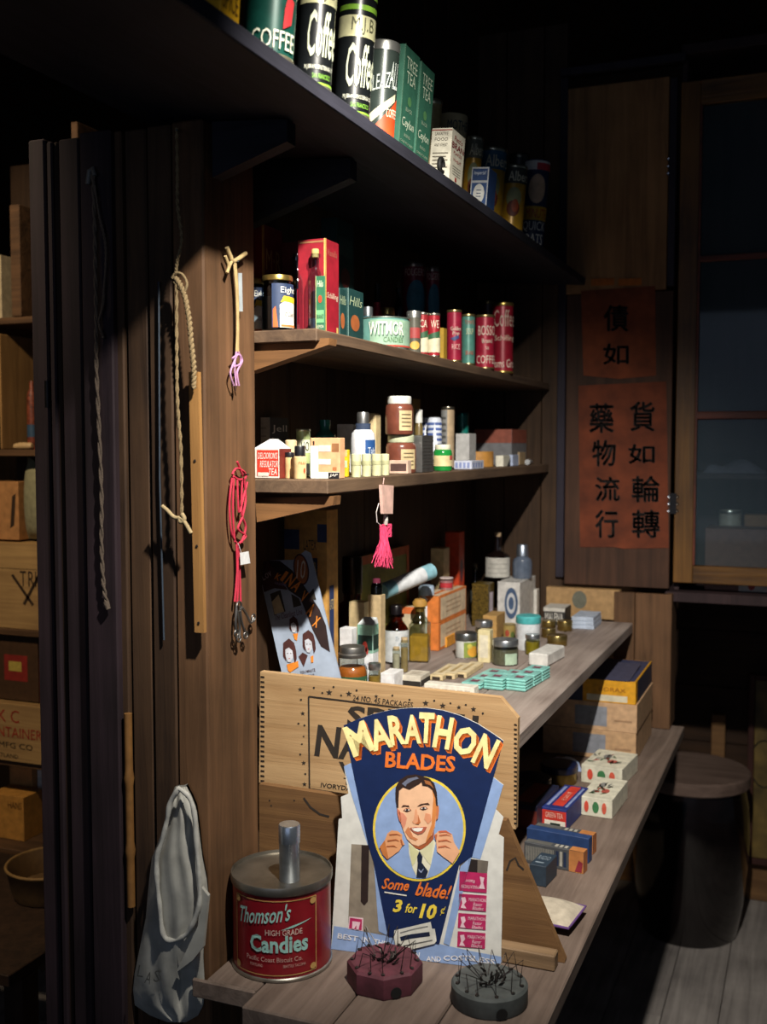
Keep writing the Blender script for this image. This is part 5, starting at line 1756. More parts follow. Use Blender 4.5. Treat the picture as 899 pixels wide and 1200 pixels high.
Bp.strip([(594, 1020), (598, 1009), (604, 1005), (608, 1014), (614, 1019)], 2.2, STN, 'pencil_mark', 1)
for x, y in ((318, 944), (316, 938), (345, 938)):
    Bp.ellipse(x, y, 1, 1, STN, 'nail_hole', 1, 8)
xa, xb = ony(505, 1120, YB - .035).x, ony(650, 1120, YB - .035).x
tag(MB().box(xa, xb, YB - .035, YB - .008, ZL + .0005, ZL + .026, .002).build('wood_cleat', wood('5a4634', '8d7356', 'X')), 'short squared wooden cleat lying behind the blade display', 'cleat')

# ------------------------------------------------------------------ blade display card
p1, p2 = onz(388, 1112, ZL + .0006), onz(587, 1137, ZL + .0006)
uu = (p2 - p1).normalized()
nn = Vector((uu.y, -uu.x, 0)).normalized()
if nn.y > 0:
    nn = -nn
lean = math.radians(7)
sn = (nn * math.cos(lean) + Vector((0, 0, math.sin(lean)))).normalized()
sg = empty('blade_display', tuple(p1))
tag(sg, 'navy and white razor blade display card with a smiling man and raised fists', 'display')
S = Px(sg, p1, sn)
NAVY, SKY, ORANGE, YEL = P_('10234f', rough=.45, var=.06), P_('8fa9d6', rough=.45, var=.06), P_('e8762c', rough=.45), P_('efd24a', rough=.45)
CARDW = P_('d9d8d2', rough=.5, var=.06)
arc = [(403, 850), (420, 842.5), (440, 836), (460, 831.5), (480, 829.5), (500, 829.5), (520, 832.5), (540, 838.5), (560, 848), (577, 859), (590, 868)]
out = [(388, 1112), (397, 960), (401, 959), (399.5, 934), (408.5, 930), (403, 898), (411.5, 894)] + arc + [(578.5, 911), (590, 920), (581.5, 949), (590, 958), (584.5, 978), (590.5, 982), (587, 1137)]
MB().prism([S.at(x, y, 0) for x, y in out], tuple(-sn * .003)).build('card', CARDW, sg, solid=True)
S.poly([(403, 898), (411.5, 894), (441, 992), (431, 990), (413, 934)], SKY, 'wing_print', 1)
S.poly([(578.5, 911), (590, 920), (563, 1007), (550, 1004)], SKY, 'wing_print', 1)
S.poly([(391.5, 1085), (430, 1091), (467, 1097), (515, 1106), (550, 1114), (587.6, 1121), (587, 1137), (388, 1112)], SKY, 'band_print', 1)
S.poly([(412, 989), (441, 991), (447, 1050), (455, 1097), (408, 1088)], P_('8f8474'), 'slot_panel', 1)
S.poly([(424, 990), (433, 990.5), (431.5, 1056), (427, 1061), (423, 1056)], P_('2a1c18'), 'slot', 2)
S.poly([(540, 1005), (572.5, 1009), (571, 1024), (538, 1020)], P_('6f665c'), 'slot_panel', 1)
S.poly([(549, 1006), (560, 1007.5), (559.5, 1022), (548, 1021)], P_('231a18'), 'slot', 2)
S.poly([(437, 991), (444, 1091), (456, 1097), (455, 1060)], SKY, 'wing_print', 2)
S.poly([(553, 1003), (540, 1015), (520, 1105), (527, 1108)], SKY, 'wing_print', 2)
S.poly(arc + [(553.5, 1003.5), (538.5, 1013), (515, 1106), (455, 1097), (438, 1010), (432, 990)], NAVY, 'fan_print', 3)
zz = lambda x, y: (380 + x * .3337, 800 + y * .3337)
for ch, x, y, wd, ht, rt in (('M', 123, 196, 27, 37, 21), ('A', 197, 180, 24, 36, 14), ('R', 256, 165, 18, 35, 7), ('A', 311, 163, 20, 34, 2), ('T', 360, 158, 18, 36, -3), ('H', 419, 174, 20, 38, -10), ('O', 496, 204, 27, 34, -18), ('N', 568, 240, 22, 37, -25)):
    px_, py_ = zz(x, y)
    for k in range(1, 5):
        S.text(ch, px_ + .75 * k, py_ + 1.1 * k, wd, ht, ORANGE, rot=rt, k=4, bold=.035, name='letter_shadow') if k in (1, 2, 3, 4) else None
    S.text(ch, px_, py_, wd, ht, P_('f4e4a0', rough=.45), rot=rt, k=6, bold=.035)
S.text('BLADES', 493, 892.5, 82, 19, ORANGE, rot=-4, k=5, bold=.03)
po = S.ellipse(491.8, 970.9, 54.4, 61.5, YEL, 'portrait', 4, 48)
q_ = lambda L: [(430 + x * .1446, 890 + y * .1446) for x, y in L]


def draw(L, col, k, name='print'):
    return S.poly(q_(L), P_(col, rough=.45, var=.05), name, k, po)


S.ellipse(491.8, 970.9, 51.6, 58.7, SKY, 'background', 5, 48, parent=po)
draw([(340, 665), (430, 735), (545, 645), (562, 670), (520, 860), (490, 948), (408, 948), (375, 880), (345, 760)], 'e6e2c8', 6, 'shirt')
draw([(345, 680), (425, 740), (395, 830), (372, 860)], 'd6d3a0', 7, 'collar')
draw([(545, 655), (432, 740), (500, 830), (520, 850)], 'dcd8b0', 7, 'collar')
draw([(430, 738), (456, 782), (450, 832), (500, 900), (482, 950), (406, 948), (417, 832), (412, 782)], '1d2438', 8, 'tie')
draw([(425, 880), (445, 900), (465, 875), (462, 890), (445, 915), (424, 895)], '8f9ab8', 9)
draw([(340, 560), (345, 665), (400, 715), (440, 728), (500, 690), (545, 640), (550, 540)], 'a85a34', 7, 'neck')
draw([(252, 240), (250, 400), (272, 490), (300, 570), (330, 640), (370, 680), (420, 698), (480, 672), (530, 610), (556, 540), (568, 450), (572, 330), (540, 220), (460, 180), (330, 205)], 'f0c09a', 8, 'face')
draw([(570, 330), (566, 450), (552, 545), (526, 612), (480, 670), (500, 600), (530, 520), (535, 420), (545, 300), (530, 230), (552, 250)], 'd98848', 9, 'shade')
draw([(262, 420), (300, 430), (330, 470), (320, 520), (300, 560), (275, 490)], 'dd8f74', 9, 'cheek')
draw([(340, 540), (352, 560), (380, 620), (420, 640), (400, 655), (350, 630), (315, 580)], 'cf8254', 9, 'shade')
draw([(480, 430), (520, 440), (530, 490), (500, 520), (470, 480)], 'e39a74', 9, 'cheek')
draw([(250, 392), (272, 410), (284, 470), (284, 512), (268, 490), (252, 430)], 'd07a5c', 9, 'ear')
draw([(568, 375), (586, 368), (590, 410), (582, 470), (566, 490)], 'cf7c4c', 9, 'ear')
draw([(250, 382), (238, 300), (240, 220), (268, 165), (330, 125), (400, 116), (450, 130), (510, 148), (552, 190), (572, 260), (580, 372), (566, 368), (560, 300), (535, 240), (500, 212), (455, 205), (450, 175), (425, 195), (350, 238), (300, 218), (268, 245), (262, 330), (262, 385)], '33221c', 10, 'hair')
draw([(290, 190), (340, 150), (410, 135), (430, 150), (380, 165), (330, 195), (320, 215)], '6f7488', 11, 'hair_shine')
draw([(470, 160), (520, 175), (548, 230), (520, 205), (480, 190)], 'a8683a', 11, 'hair_shine')
draw([(284, 382), (300, 364), (345, 368), (352, 380), (312, 374)], '4a2c20', 10, 'brow')
draw([(412, 376), (440, 356), (500, 346), (518, 362), (470, 358), (430, 372)], '4a2c20', 10, 'brow')
for ex, ey in ((333, 402), (466, 388)):
    draw([(ex - 32, ey + 4), (ex - 10, ey - 12), (ex + 18, ey - 10), (ex + 34, ey + 2), (ex + 14, ey + 12), (ex - 14, ey + 13)], '9c5a3c', 10, 'eye')
    draw([(ex - 22, ey + 3), (ex - 6, ey - 7), (ex + 14, ey - 6), (ex + 24, ey + 2), (ex + 8, ey + 8), (ex - 10, ey + 8)], 'e9ddd0', 11, 'eye')
    draw([(ex - 8, ey - 7), (ex + 8, ey - 7), (ex + 9, ey + 7), (ex - 8, ey + 7)], '2c3038', 12, 'pupil')
draw([(396, 400), (408, 400), (424, 480), (440, 500), (425, 520), (385, 516), (372, 500), (386, 480)], 'e8a47c', 9, 'nose')
draw([(420, 440), (440, 500), (425, 520), (398, 518), (420, 500)], 'c4703f', 10, 'nose_shade')
draw([(350, 550), (400, 541), (430, 544), (492, 540), (480, 568), (456, 592), (420, 602), (386, 586)], 'b8624a', 10, 'lips')
draw([(368, 552), (420, 548), (462, 548), (450, 572), (420, 580), (388, 572)], 'f4efe6', 11, 'teeth')
draw([(108, 705), (150, 650), (172, 595), (205, 570), (255, 576), (292, 604), (290, 640), (312, 684), (292, 694), (268, 735), (222, 768), (172, 806), (135, 765)], 'e2a070', 8, 'fist')
for L in ([(185, 600), (250, 596), (285, 615), (250, 606), (190, 612)], [(172, 650), (240, 640), (275, 660), (240, 652), (175, 662)], [(165, 695), (225, 690), (255, 712), (222, 702), (168, 706)], [(285, 640), (300, 690), (288, 690), (276, 650)]):
    draw(L, 'a85c34', 9, 'finger_line')
draw([(108, 705), (150, 650), (165, 720), (180, 790), (172, 806), (135, 765)], 'c47840', 9, 'shade')
draw([(552, 606), (585, 574), (645, 570), (695, 602), (712, 670), (758, 742), (698, 838), (620, 782), (572, 742), (566, 660)], 'eab088', 8, 'fist')
for L in ([(590, 606), (650, 598), (690, 618), (650, 610), (592, 618)], [(582, 650), (650, 642), (695, 670), (650, 656), (584, 664)], [(580, 700), (640, 690), (690, 720), (640, 704), (584, 714)], [(552, 606), (575, 600), (570, 640), (562, 650)]):
    draw(L, 'bf6c48', 9, 'finger_line')
draw([(585, 574), (645, 570), (695, 602), (680, 600), (640, 584), (592, 590)], 'd06a48', 9, 'shade')
S.text('Some', 464, 1036, 32, 13, ORANGE, rot=-5, k=5, shear=.35, bold=.02)
S.text('blade!', 508.5, 1043, 42, 17, ORANGE, rot=-7, k=5, shear=.35, bold=.02)
S.strip([(451, 1045), (477, 1049)], 1.5, P_('e6e2d8'), 'underline', 5)
S.text('3', 466.5, 1061, 11, 15, YEL, rot=-4, k=5, shear=.2, bold=.04)
S.text('for', 482.5, 1064, 14, 11, YEL, rot=-5, k=5, shear=.3, bold=.02)
S.text('10', 502, 1067.5, 20, 18, YEL, rot=-5, k=5, shear=.2, bold=.04)
S.text('¢', 519.5, 1067, 6, 11, YEL, rot=-5, k=5, shear=.2)
bl = S.poly([zz(248, 868), zz(375, 838), zz(380, 862), zz(390, 862), zz(396, 905), zz(388, 915), zz(265, 945), zz(262, 925), zz(252, 922), zz(246, 890)], P_('dcdad0'), 'razor_blade', 6)
S.strip([zz(270, 898), zz(290, 892), zz(310, 888), zz(340, 884), zz(372, 880)], 5, P_('16203c'), 'slot', 7, bl)
S.strip([zz(280, 922), zz(330, 912), zz(382, 902)], 1.2, P_('6a6a68'), 'print', 7, bl)
S.strip([zz(268, 876), zz(320, 862), zz(366, 853)], 1.2, P_('8a8a88'), 'print', 7, bl)
MAG = P_('b8285e', rough=.45)
for i, (y0, y1) in enumerate(((662, 738), (740, 804), (808, 868), (872, 934))):
    a0, a1 = 476 - 2.2 * i, 573 - 2.0 * i
    pk = S.poly([zz(a0, y0), zz(a1, y0 + 7), zz(a1 - 2, y1), zz(a0 - 2, y1 - 8)], MAG, 'blade_packet', 2)
    cx, cy = (a0 + a1) / 2 + 14, (y0 + y1) / 2
    PW = P_('eccad4')
    if i == 0:
        S.text('MARATHON', *zz(cx - 26, cy + 16), 20, 4.2, PW, rot=176, k=3, parent=pk)
        S.text('Razor', *zz(cx - 26, cy - 3), 11, 4, PW, rot=176, k=3, parent=pk)
        S.poly([zz(a1 - 26, y0 + 18), zz(a1 - 10, y0 + 22), zz(a1 - 14, y0 + 40), zz(a1 - 8, y0 + 62), zz(a1 - 30, y0 + 60), zz(a1 - 22, y0 + 42)], PW, 'runner', 3, pk)
    else:
        S.text('MARATHON', *zz(cx + 2, cy - 10), 20, 4.2, PW, rot=-4, k=3, parent=pk)
        S.text('Razor', *zz(cx + 4, cy + 6), 11, 4, PW, rot=-4, k=3, shear=.2, parent=pk)
        S.text('Blades', *zz(cx + 4, cy + 20), 13, 4, PW, rot=-4, k=3, shear=.2, parent=pk)
        S.poly([zz(a0 + 8, y0 + 14), zz(a0 + 22, y0 + 12), zz(a0 + 26, y0 + 28), zz(a0 + 18, y0 + 38), zz(a0 + 26, y0 + 52), zz(a0 + 6, y0 + 50), zz(a0 + 12, y0 + 34)], PW, 'runner', 3, pk)
pk = S.poly([zz(88, 820), zz(138, 826), zz(136, 872), zz(84, 864)], P_('e6ccd2'), 'blade_packet', 2)
S.poly([zz(92, 825), zz(134, 830), zz(132, 868), zz(88, 861)], MAG, 'print', 3, pk)
S.poly([zz(100, 836), zz(128, 840), zz(126, 848), zz(122, 866), zz(114, 866), zz(114, 850), zz(106, 864), zz(99, 862)], P_('eccad4'), 'runner', 4, pk)
BW = P_('e9eaf0')
for t, x, y, wd, rt in (('BEST', 84, 893, 24, -9), ('IN', 147, 902, 9, -7), ('THE', 197, 912, 15, -12), ('LONG', 253, 930, 19, -12), ('RUN', 312, 952, 16, -8), ('AND', 385, 969, 17, -2), ('COSTS', 472, 966, 35, 0), ('LESS', 562, 974, 26, -10)):
    S.text(t, *zz(x, y), wd, 6.2, BW, rot=rt, k=3, bold=.02)
# folding stand at the back of the display
q0 = S.at(480, 980, -8)
MB().prism([S.at(470, 1000, -7), S.at(510, 1005, -7), S.at(512, 1090, -7), S.at(468, 1085, -7)], tuple(-sn * .002)).build('easel_back', P_('a89878'), sg, solid=True)

# ------------------------------------------------------------------ candy tin
P, r, h = round_at(329, 1017, 123, yb=1152, z=ZL + .0006)
P.x = max(P.x, XP + r * 1.015)
RB = paint('8c1a24', .28, .15, .12, 30, spec=.6)
RIM = metal('a9a79e', .3)
R = Round('candy_tin', 'large red candy tin with grey metal lid and teal lettering', 'tin', (P, r, h),
          [('body', [(0, 0), (.97, 0), (.97, .94), (0, .94)], RB), ('base_rim', [(.97, .0), (1.0, .006), (1.0, .03), (.975, .04)], RIM),
           ('lid', [(.975, .9), (1.0, .91), (1.01, .93), (1.01, .985), (1.0, 1.0), (.975, 1.0), (.965, .97), (.0, .965)], paint('8f8a80', .38, .85, .3, 14))], None, 0, 64)
TC = P_('9fcdc4', rough=.4)
R.text('Thomson\'s', -22, 64, .62, .80, TC, R=.97, shear=.35, rise=.08, bold=.012)
R.shape([(-2, .555), (12, .6), (36, .64), (12, .575)], TC, R=.97, k=2, name='flourish')
R.text('HIGH GRADE', 2, 42, .5, .56, P_('d8c0b4'), R=.97)
R.text('Candies', -4, 68, .315, .50, TC, R=.97, bold=.03)
R.text('Pacific Coast Biscuit Co.', -10, 66, .22, .27, P_('cda89c'), R=.97)
R.text('PORTLAND', -30, 16, .16, .19, P_('cda89c'), R=.97)
R.text('SEATTLE TACOMA', 14, 26, .16, .19, P_('cda89c'), R=.97)
GOLD = P_('c29a5c', rough=.35)
for d0, d1, v0, v1 in ((-62, 42, .855, .865), (-62, 42, .07, .08), (-62.6, -61.4, .08, .855), (41, 42.2, .08, .855)):
    R.patch(d0, d1, v0, v1, GOLD, R=.97, k=2, name='border')
for d, v in ((-58, .82), (37, .82), (37, .12), (-58, .12)):
    R.disc(d, v, 4, .035, GOLD, R=.97, k=3, name='corner_mark')
kp_ = onz(339.5, 1036, ZL + h * .967)
kd = Vector((kp_.x, kp_.y, 0)).normalized()
kr = 12.2 * depth(kp_) / F
kc_ = Vector((kp_.x, kp_.y, 0)) + kd * kr
kh = ztop(339.5, 966, kc_) - (ZL + h * .967)
tag(MB().lathe([(0, 0), (kr * .98, 0), (kr, .001), (kr, kh * .66), (kr * 1.03, kh * .67), (kr * 1.05, kh * .69), (kr * 1.05, kh * .98), (kr * .98, kh), (0, kh)], 32).build('metal_canister', metal('b9c4d2', .28), None, 40, (kc_.x, kc_.y, ZL + h * .966 + .001)),
    'small shiny capped metal canister standing on the candy tin lid', 'canister')

# ------------------------------------------------------------------ wire-topped blocks at the front
def wire_block(cx, yb, wp, hpx, col, label, seg, seed, rot):
    rnd = random.Random(seed)
    c = onz(cx, yb, ZL)
    r = wp * depth(c) / F / 2
    c = c + Vector((c.x, c.y, 0)).normalized() * r
    hh = hpx * depth(c) / F
    b = empty('wire_block', (c.x, c.y, ZL + .0006), (0, 0, rot))
    tag(b, label, 'block')
    MB().lathe([(0, 0), (r * .98, 0), (r, .003), (r, hh - .004), (r * .94, hh), (0, hh)], seg).build('block', P_(col, rough=.7, var=.2, scale=40, bump=.3), b, 25)
    a0 = math.atan2(-c.y, -c.x) - rot
    ha = a0 + math.radians(18)
    rr_ = r * (math.cos(math.pi / seg) if seg < 12 else 1) + .0006
    MB().lathe([(0, 0), (.0085, 0), (.0085, .0012), (0, .0012)], 16).build('hole', P_('060505', rough=.9), b, None, (rr_ * math.cos(ha), rr_ * math.sin(ha), .0095), (0, math.pi / 2, ha))
    WM = metal('4a4644', .45)
    n = 12
    for i in range(n):
        a = 2 * math.pi * i / n + rnd.uniform(-.1, .1)
        o0 = Vector((math.cos(a) * r * .8, math.sin(a) * r * .8, hh - .001))
        up = o0 + Vector((rnd.uniform(-.008, .008), rnd.uniform(-.008, .008), rnd.uniform(.024, .04)))
        a2 = a + rnd.uniform(-.5, .5)
        inn = Vector((math.cos(a2) * r * .25, math.sin(a2) * r * .25, hh + .004))
        MB().tube([o0, o0.lerp(up, .5), up, up.lerp(inn, .5), inn], .0007, 5).build('wire', WM, b)
        MB().lathe([(0, 0), (.003, 0), (.003, .002), (0, .0035)], 8).build('pin_head', WM, b, 40, (o0.x * 1.08, o0.y * 1.08, hh))
    for i in range(14):
        a, q = rnd.random() * 6.28, rnd.random() ** .5 * r * .32
        z1 = rnd.uniform(.006, .016)
        MB().tube([(math.cos(a) * q, math.sin(a) * q, hh - .001), (math.cos(a) * q * 1.3, math.sin(a) * q * 1.3, hh + z1 * .5), (math.cos(a + .5) * q * 1.3, math.sin(a + .5) * q * 1.3, hh + z1)], .0014, 6).build('clip', metal('3a3634', .5), b)
    return b


wire_block(451, 1174, 92, 27, '63303c', 'maroon eight-sided block with bent wires standing from its top', 8, 3, .35)
wire_block(573.5, 1197, 93, 24, '4f5453', 'grey round block with bent wires beside the maroon one', 40, 5, 0)

# ------------------------------------------------------------------ goods on the lower shelf
LG = 'goods on the low shelf'
EL = ZL + .0006


def Lb(x0, x1, x2, yt, yb, **kw):
    return carton_at(x0, x1, x2, yt, yb=yb, z=EL, **kw)


spA = Lb(636, 745, 763, 860, 893)
c = Carton('tan_carton', 'long tan carton at the bottom of the stack of three', 'box', spA, 'c9a27a', LG)
c.F.panel(.33, .15, .68, .85, P_('8c8f98'), 'label')
c.F.panel(.78, .35, .95, .42, P_('a88464'), 'print')
spB = (Vector((spA[0].x + .004, spA[0].y, EL + spA[3] + .0006)), spA[1] * .98, spA[2], spA[3])
c = Carton('tan_carton', 'long tan carton in the middle of the stack of three', 'box', spB, 'cda680', LG)
c.F.panel(.33, .15, .68, .85, P_('8c8f98'), 'label')
c.F.panel(.76, .35, .95, .42, P_('a88464'), 'print')
spC = (Vector((spA[0].x + .015, spA[0].y, EL + 2 * spA[3] + .0012)), spA[1] * .86, spA[2], spA[3] * .8)
c = Carton('soda_carton', 'yellow carton with blue top, uppermost of the stack of three', 'box', spC, 'e0a01e', LG)
c.T.panel(0.02, .02, .98, .98, P_('3c4160'), 'label')
c.R.panel(.1, 0, 1, .96, P_('3a3c52'), 'label')
c.F.panel(.0, .0, .35, .8, P_('343a52'), 'label')
c.F.panel(.4, .06, .9, .34, P_('dcd2b8'), 'label')
c.F.text('BORAX', .55, .5, .88, .68, P_('9a5a14'))
MB().prism([(-spC[1] * .1, -spC[2] / 2 - .002, spC[3] + .0012), (spC[1] * .42, -spC[2] / 2 - .002, spC[3] + .0012), (spC[1] * .42, spC[2] * .2, spC[3] + .008), (-spC[1] * .1, spC[2] * .2, spC[3] + .008)], (0, 0, .001)).build('open_flap', P_('4a4a60'), c.o, solid=True)
# folded pale blue cloth
cp = onz(672, 905, ZL)
m = MB()
n = 14
vs = []
for i in range(n + 1):
    for j in range(9):
        u, v = i / n, j / 8
        e = (math.sin(math.pi * u) * math.sin(math.pi * v)) ** .3 if 0 < u < 1 and 0 < v < 1 else 0
        vs.append(((u - .5) * .085, (v - .5) * .06, .0006 + e * (.028 + .003 * math.sin(14 * u + 6 * v) + .002 * math.sin(25 * v))))
m.add(vs, [(i * 9 + j, (i + 1) * 9 + j, (i + 1) * 9 + j + 1, i * 9 + j + 1) for i in range(n) for j in range(8)])
tag(m.build('folded_cloth', P_('9fb0d6', rough=.9), None, 180, (cp.x - .03, cp.y + .02, ZL), (0, 0, .5)), 'folded pale blue cloth behind the white flowered boxes', 'cloth')


def flower_box(x0, x1, x2, yt, yb, lab, rz, lift=0.0, spec=None):
    sp = spec or Lb(x0, x1, x2, yt, yb)
    c = Carton('flowered_box', lab, 'box', sp, 'dcd8c4', LG, rz=rz, lift=lift)
    for i, (a, col) in enumerate(((.22, 'd8503c'), (.5, '3f7a4c'), (.76, 'd8604a'))):
        c.F.disc(a, .5, .1 if i == 1 else .07, .3, P_(col))
    rnd = random.Random(len(lab))
    for i in range(16):
        x, y = rnd.uniform(.15, .7), rnd.uniform(.12, .6)
        a = rnd.random() * 3.1
        l_ = .22
        c.T.poly([(x, y), (x + l_ * math.cos(a), y + l_ * math.sin(a)), (x + .13 * math.cos(a + .5), y + .13 * math.sin(a + .5))], P_(('6a6a50', 'b5443a', '7a7a78', '4f6a4a')[i % 4]), 'leaf', 2)
    c.T.disc(.4, .62, .1, .12, P_('8a8a88'))
    c.T.disc(.62, .35, .12, .1, P_('b8564a'))
    return c


flower_box(684, 733, 744, 902, 923, 'white box with printed flowers, nearer the tan cartons', -.1)
flower_box(681, 720, 733, 938, 960, 'white box with a printed bird and flowers beside the red and blue box', -.06)
c = Carton('tea_carton', 'red and blue carton lying on the low shelf', 'box', Lb(638, 668, 686, 950, 974), '25357a', LG, rz=-.08)
c.F.panel(0.02, .0, .98, .9, P_('c8382c'), 'label')
c.F.panel(.12, .0, .95, .42, P_('e6e0d2'), 'label', 2)
c.F.panel(.35, .08, .75, .3, P_('1c2a24'), 'print', 3)
c.F.text('GREEN TEA', .15, .55, .85, .8, P_('eac8b8'), k=2)
c.T.panel(.3, .12, .74, .95, P_('cf4032'), 'label')
c.T.text('TEA', .42, .35, .62, .7, P_('e8a898'))
c.T.panel(.08, .1, .2, .92, P_('8f9cc8'), 'print')
c.T.panel(.82, .1, .92, .92, P_('8f9cc8'), 'print')
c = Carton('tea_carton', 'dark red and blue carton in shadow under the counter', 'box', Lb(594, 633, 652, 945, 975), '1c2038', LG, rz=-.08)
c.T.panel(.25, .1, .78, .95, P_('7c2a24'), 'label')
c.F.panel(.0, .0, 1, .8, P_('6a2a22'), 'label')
for cx, yb, wp, lab in ((655, 922, 44, 'dark blue round tin with brass rim under the counter'), (622, 940, 48, 'second dark blue round tin, nearer the crate board')):
    P, r, h = round_at(cx, yb - 26, wp, yb=yb, z=EL)
    R = Round('round_tin', lab, 'tin', (P, r, .045), [('body', [(0, 0), (.96, 0), (.96, .6), (0, .6)], metal('8a7440', .35)), ('lid', [(0, .601), (1, .601), (1.02, .63), (1.02, .95), (.96, 1), (0, 1)], P_('141c3a', rough=.3))], LG)
# long narrow cartons
for i, (x0, x1, x2, yt, yb, lab, bl_) in enumerate(((622, 694, 705, 983, 1005, 'narrow printed carton with an orange end, farthest of the row', 0), (614, 690, 696, 985, 1014, 'narrow plain dark blue carton between two printed ones', 1), (610, 683, 696, 1003, 1028, 'narrow printed carton with an orange end, nearest the cushion', 0))):
    sp = Lb(x0, x1, x2, yt, yb, wy=.022)
    sp[0].y = onz(660, (1003, 1014, 1027)[i] - 8, ZL).y + .01
    c = Carton('narrow_carton', lab, 'box', sp, '28406e' if bl_ else '4a4c50', LG, rz=-.12)
    if not bl_:
        c.F.panel(.76, 0, 1, 1, P_('b87844'), 'label')
        c.T.panel(.76, 0, 1, 1, P_('b87844'), 'label')
        c.R.panel(0, 0, 1, 1, P_('b06a3c'), 'label')
        c.F.poly([(.86, .05), (.97, .05), (.99, .5), (.92, .6)], P_('8c2a3a'), 'print', 2)
        for k in range(22):
            c.F.panel(.03 + .022 * k, .15, .038 + .022 * k, .85, P_('9a978c'), 'print')
        for k in range(3):
            c.F.panel(.54 + .065 * k, .15, .585 + .065 * k, .85, P_('a8a49a' if k % 2 else '1f2c48'), 'label')
            c.T.panel(.5 + .08 * k, .2, .55 + .08 * k, .8, P_('a8a49a'), 'label')
        for k in range(14):
            c.T.panel(.03 + .03 * k, .15, .045 + .03 * k, .85, P_('77756e'), 'print')
c = Carton('small_dark_box', 'small dark slate box with pale letters beside the end board', 'box', Lb(622, 642, 651, 1016, 1040), '2c3a48', LG, rz=-.1)
c.T.text('RADIO', .15, .45, .85, .75, P_('8a98a4'))
c.T.panel(.2, .2, .7, .28, P_('8a98a4'), 'print')
# cushion
cu = onz(655, 1098, ZL)
m = MB()
vs = []
n = 14
for sgn in (1, -1):
    for i in range(n + 1):
        for j in range(n + 1):
            u, v = i / n, j / n
            e = (math.sin(math.pi * u) * math.sin(math.pi * v)) ** .45 if 0 < i < n and 0 < j < n else 0
            vs.append(((u - .5) * .1, (v - .5) * .095, .016 + sgn * .0155 * e))
q = (n + 1) ** 2
fs = [(i * (n + 1) + j, (i + 1) * (n + 1) + j, (i + 1) * (n + 1) + j + 1, i * (n + 1) + j + 1) for i in range(n) for j in range(n)]
m.add(vs, fs + [tuple(reversed([k + q for k in f])) for f in fs])
cso = m.build('pincushion', P_('b9ae9c', rough=.95, bump=.2), None, 180, (cu.x - .03, cu.y + .055, ZL + .0006), (0, 0, -.1))
tag(cso, 'small flat cream cushion with purple piping behind the end board', 'cushion')
MB().tube([((u - .5) * .102, (v - .5) * .097, .016) for u, v in [(i / 8, 0) for i in range(8)] + [(1, i / 8) for i in range(8)] + [(1 - i / 8, 1) for i in range(8)] + [(0, 1 - i / 8) for i in range(8)]], .0022, 6, True).build('piping', P_('5f3f7a', rough=.9), cso, 60)

# ------------------------------------------------------------------ things hanging on the partition and post
def wp(px, py_, dy=-.006):
    return ony(px, py_, Y0 + dy)


def xp(px, py_, dx=.006):
    return onx(px, py_, XP + dx)


def smooth(pts, n=6):
    out_ = []
    P4 = [Vector(p) for p in pts]
    for i in range(len(P4) - 1):
        a = P4[max(0, i - 1)]
        b = P4[i]
        c_ = P4[i + 1]
        d_ = P4[min(len(P4) - 1, i + 2)]
        for k in range(n):
            t = k / n
            out_.append(.5 * ((2 * b) + (c_ - a) * t + (2 * a - 5 * b + 4 * c_ - d_) * t * t + (3 * b - a - 3 * c_ + d_) * t ** 3))
    return out_ + [P4[-1]]


def twisted(m, pts, r, turns):
    """two strands laid around each other"""
    n = len(pts)
    for ph in (0, math.pi):
        L = []
        for i, p in enumerate(pts):
            t = (pts[min(n - 1, i + 1)] - pts[max(0, i - 1)])
            t = t.normalized() if t.length > 0 else Vector((0, 0, 1))
            u = Vector((0, 1, 0)).cross(t).normalized() if abs(t.y) < .95 else Vector((1, 0, 0))
            v = t.cross(u)
            a = ph + turns * 2 * math.pi * i / n
            L.append(p + (u * math.cos(a) + v * math.sin(a)) * r * .55)
        m.tube(L, r * .62, 6)
    return m


ROPE = P_('8f7a58', rough=.95, bump=.4, scale=300)
ROPEG = P_('6a5c50', rough=.95, bump=.4, scale=300)
# long grey cord on the jamb
g = empty('grey_twine', tuple(wp(108, 200, -.025)))
tag(g, 'long grey cord hanging in a loop from a small hook on the dark jamb', 'cord')
o0 = Vector(g.location)
jd = -.020
L = smooth([wp(x, y, jd) - o0 for x, y in ((109, 205), (111, 260), (112, 320), (113, 380), (113, 430), (116, 500), (119, 580), (119, 640), (122, 690), (127, 712))], 8)
twisted(MB(), L, .0032, 60).build('strand', ROPEG, g, 60)
L = smooth([wp(x, y, jd) - o0 for x, y in ((109, 205), (116, 250), (124, 290), (122, 340), (120, 360), (116, 378), (121, 396))], 8)
twisted(MB(), L, .0024, 26).build('strand', ROPEG, g, 60)
MB().tube([wp(124, 705, jd) - o0, wp(127, 714, jd) - o0], [.005, .004], 10).build('knot', ROPEG, g, 60)
MB().tube([wp(103, 216, jd) - o0, wp(105, 200, jd) - o0, wp(109, 197, jd) - o0, wp(111, 206, jd) - o0], .004, 8).build('hook', P_('6f6c68', rough=.5), g, 60)
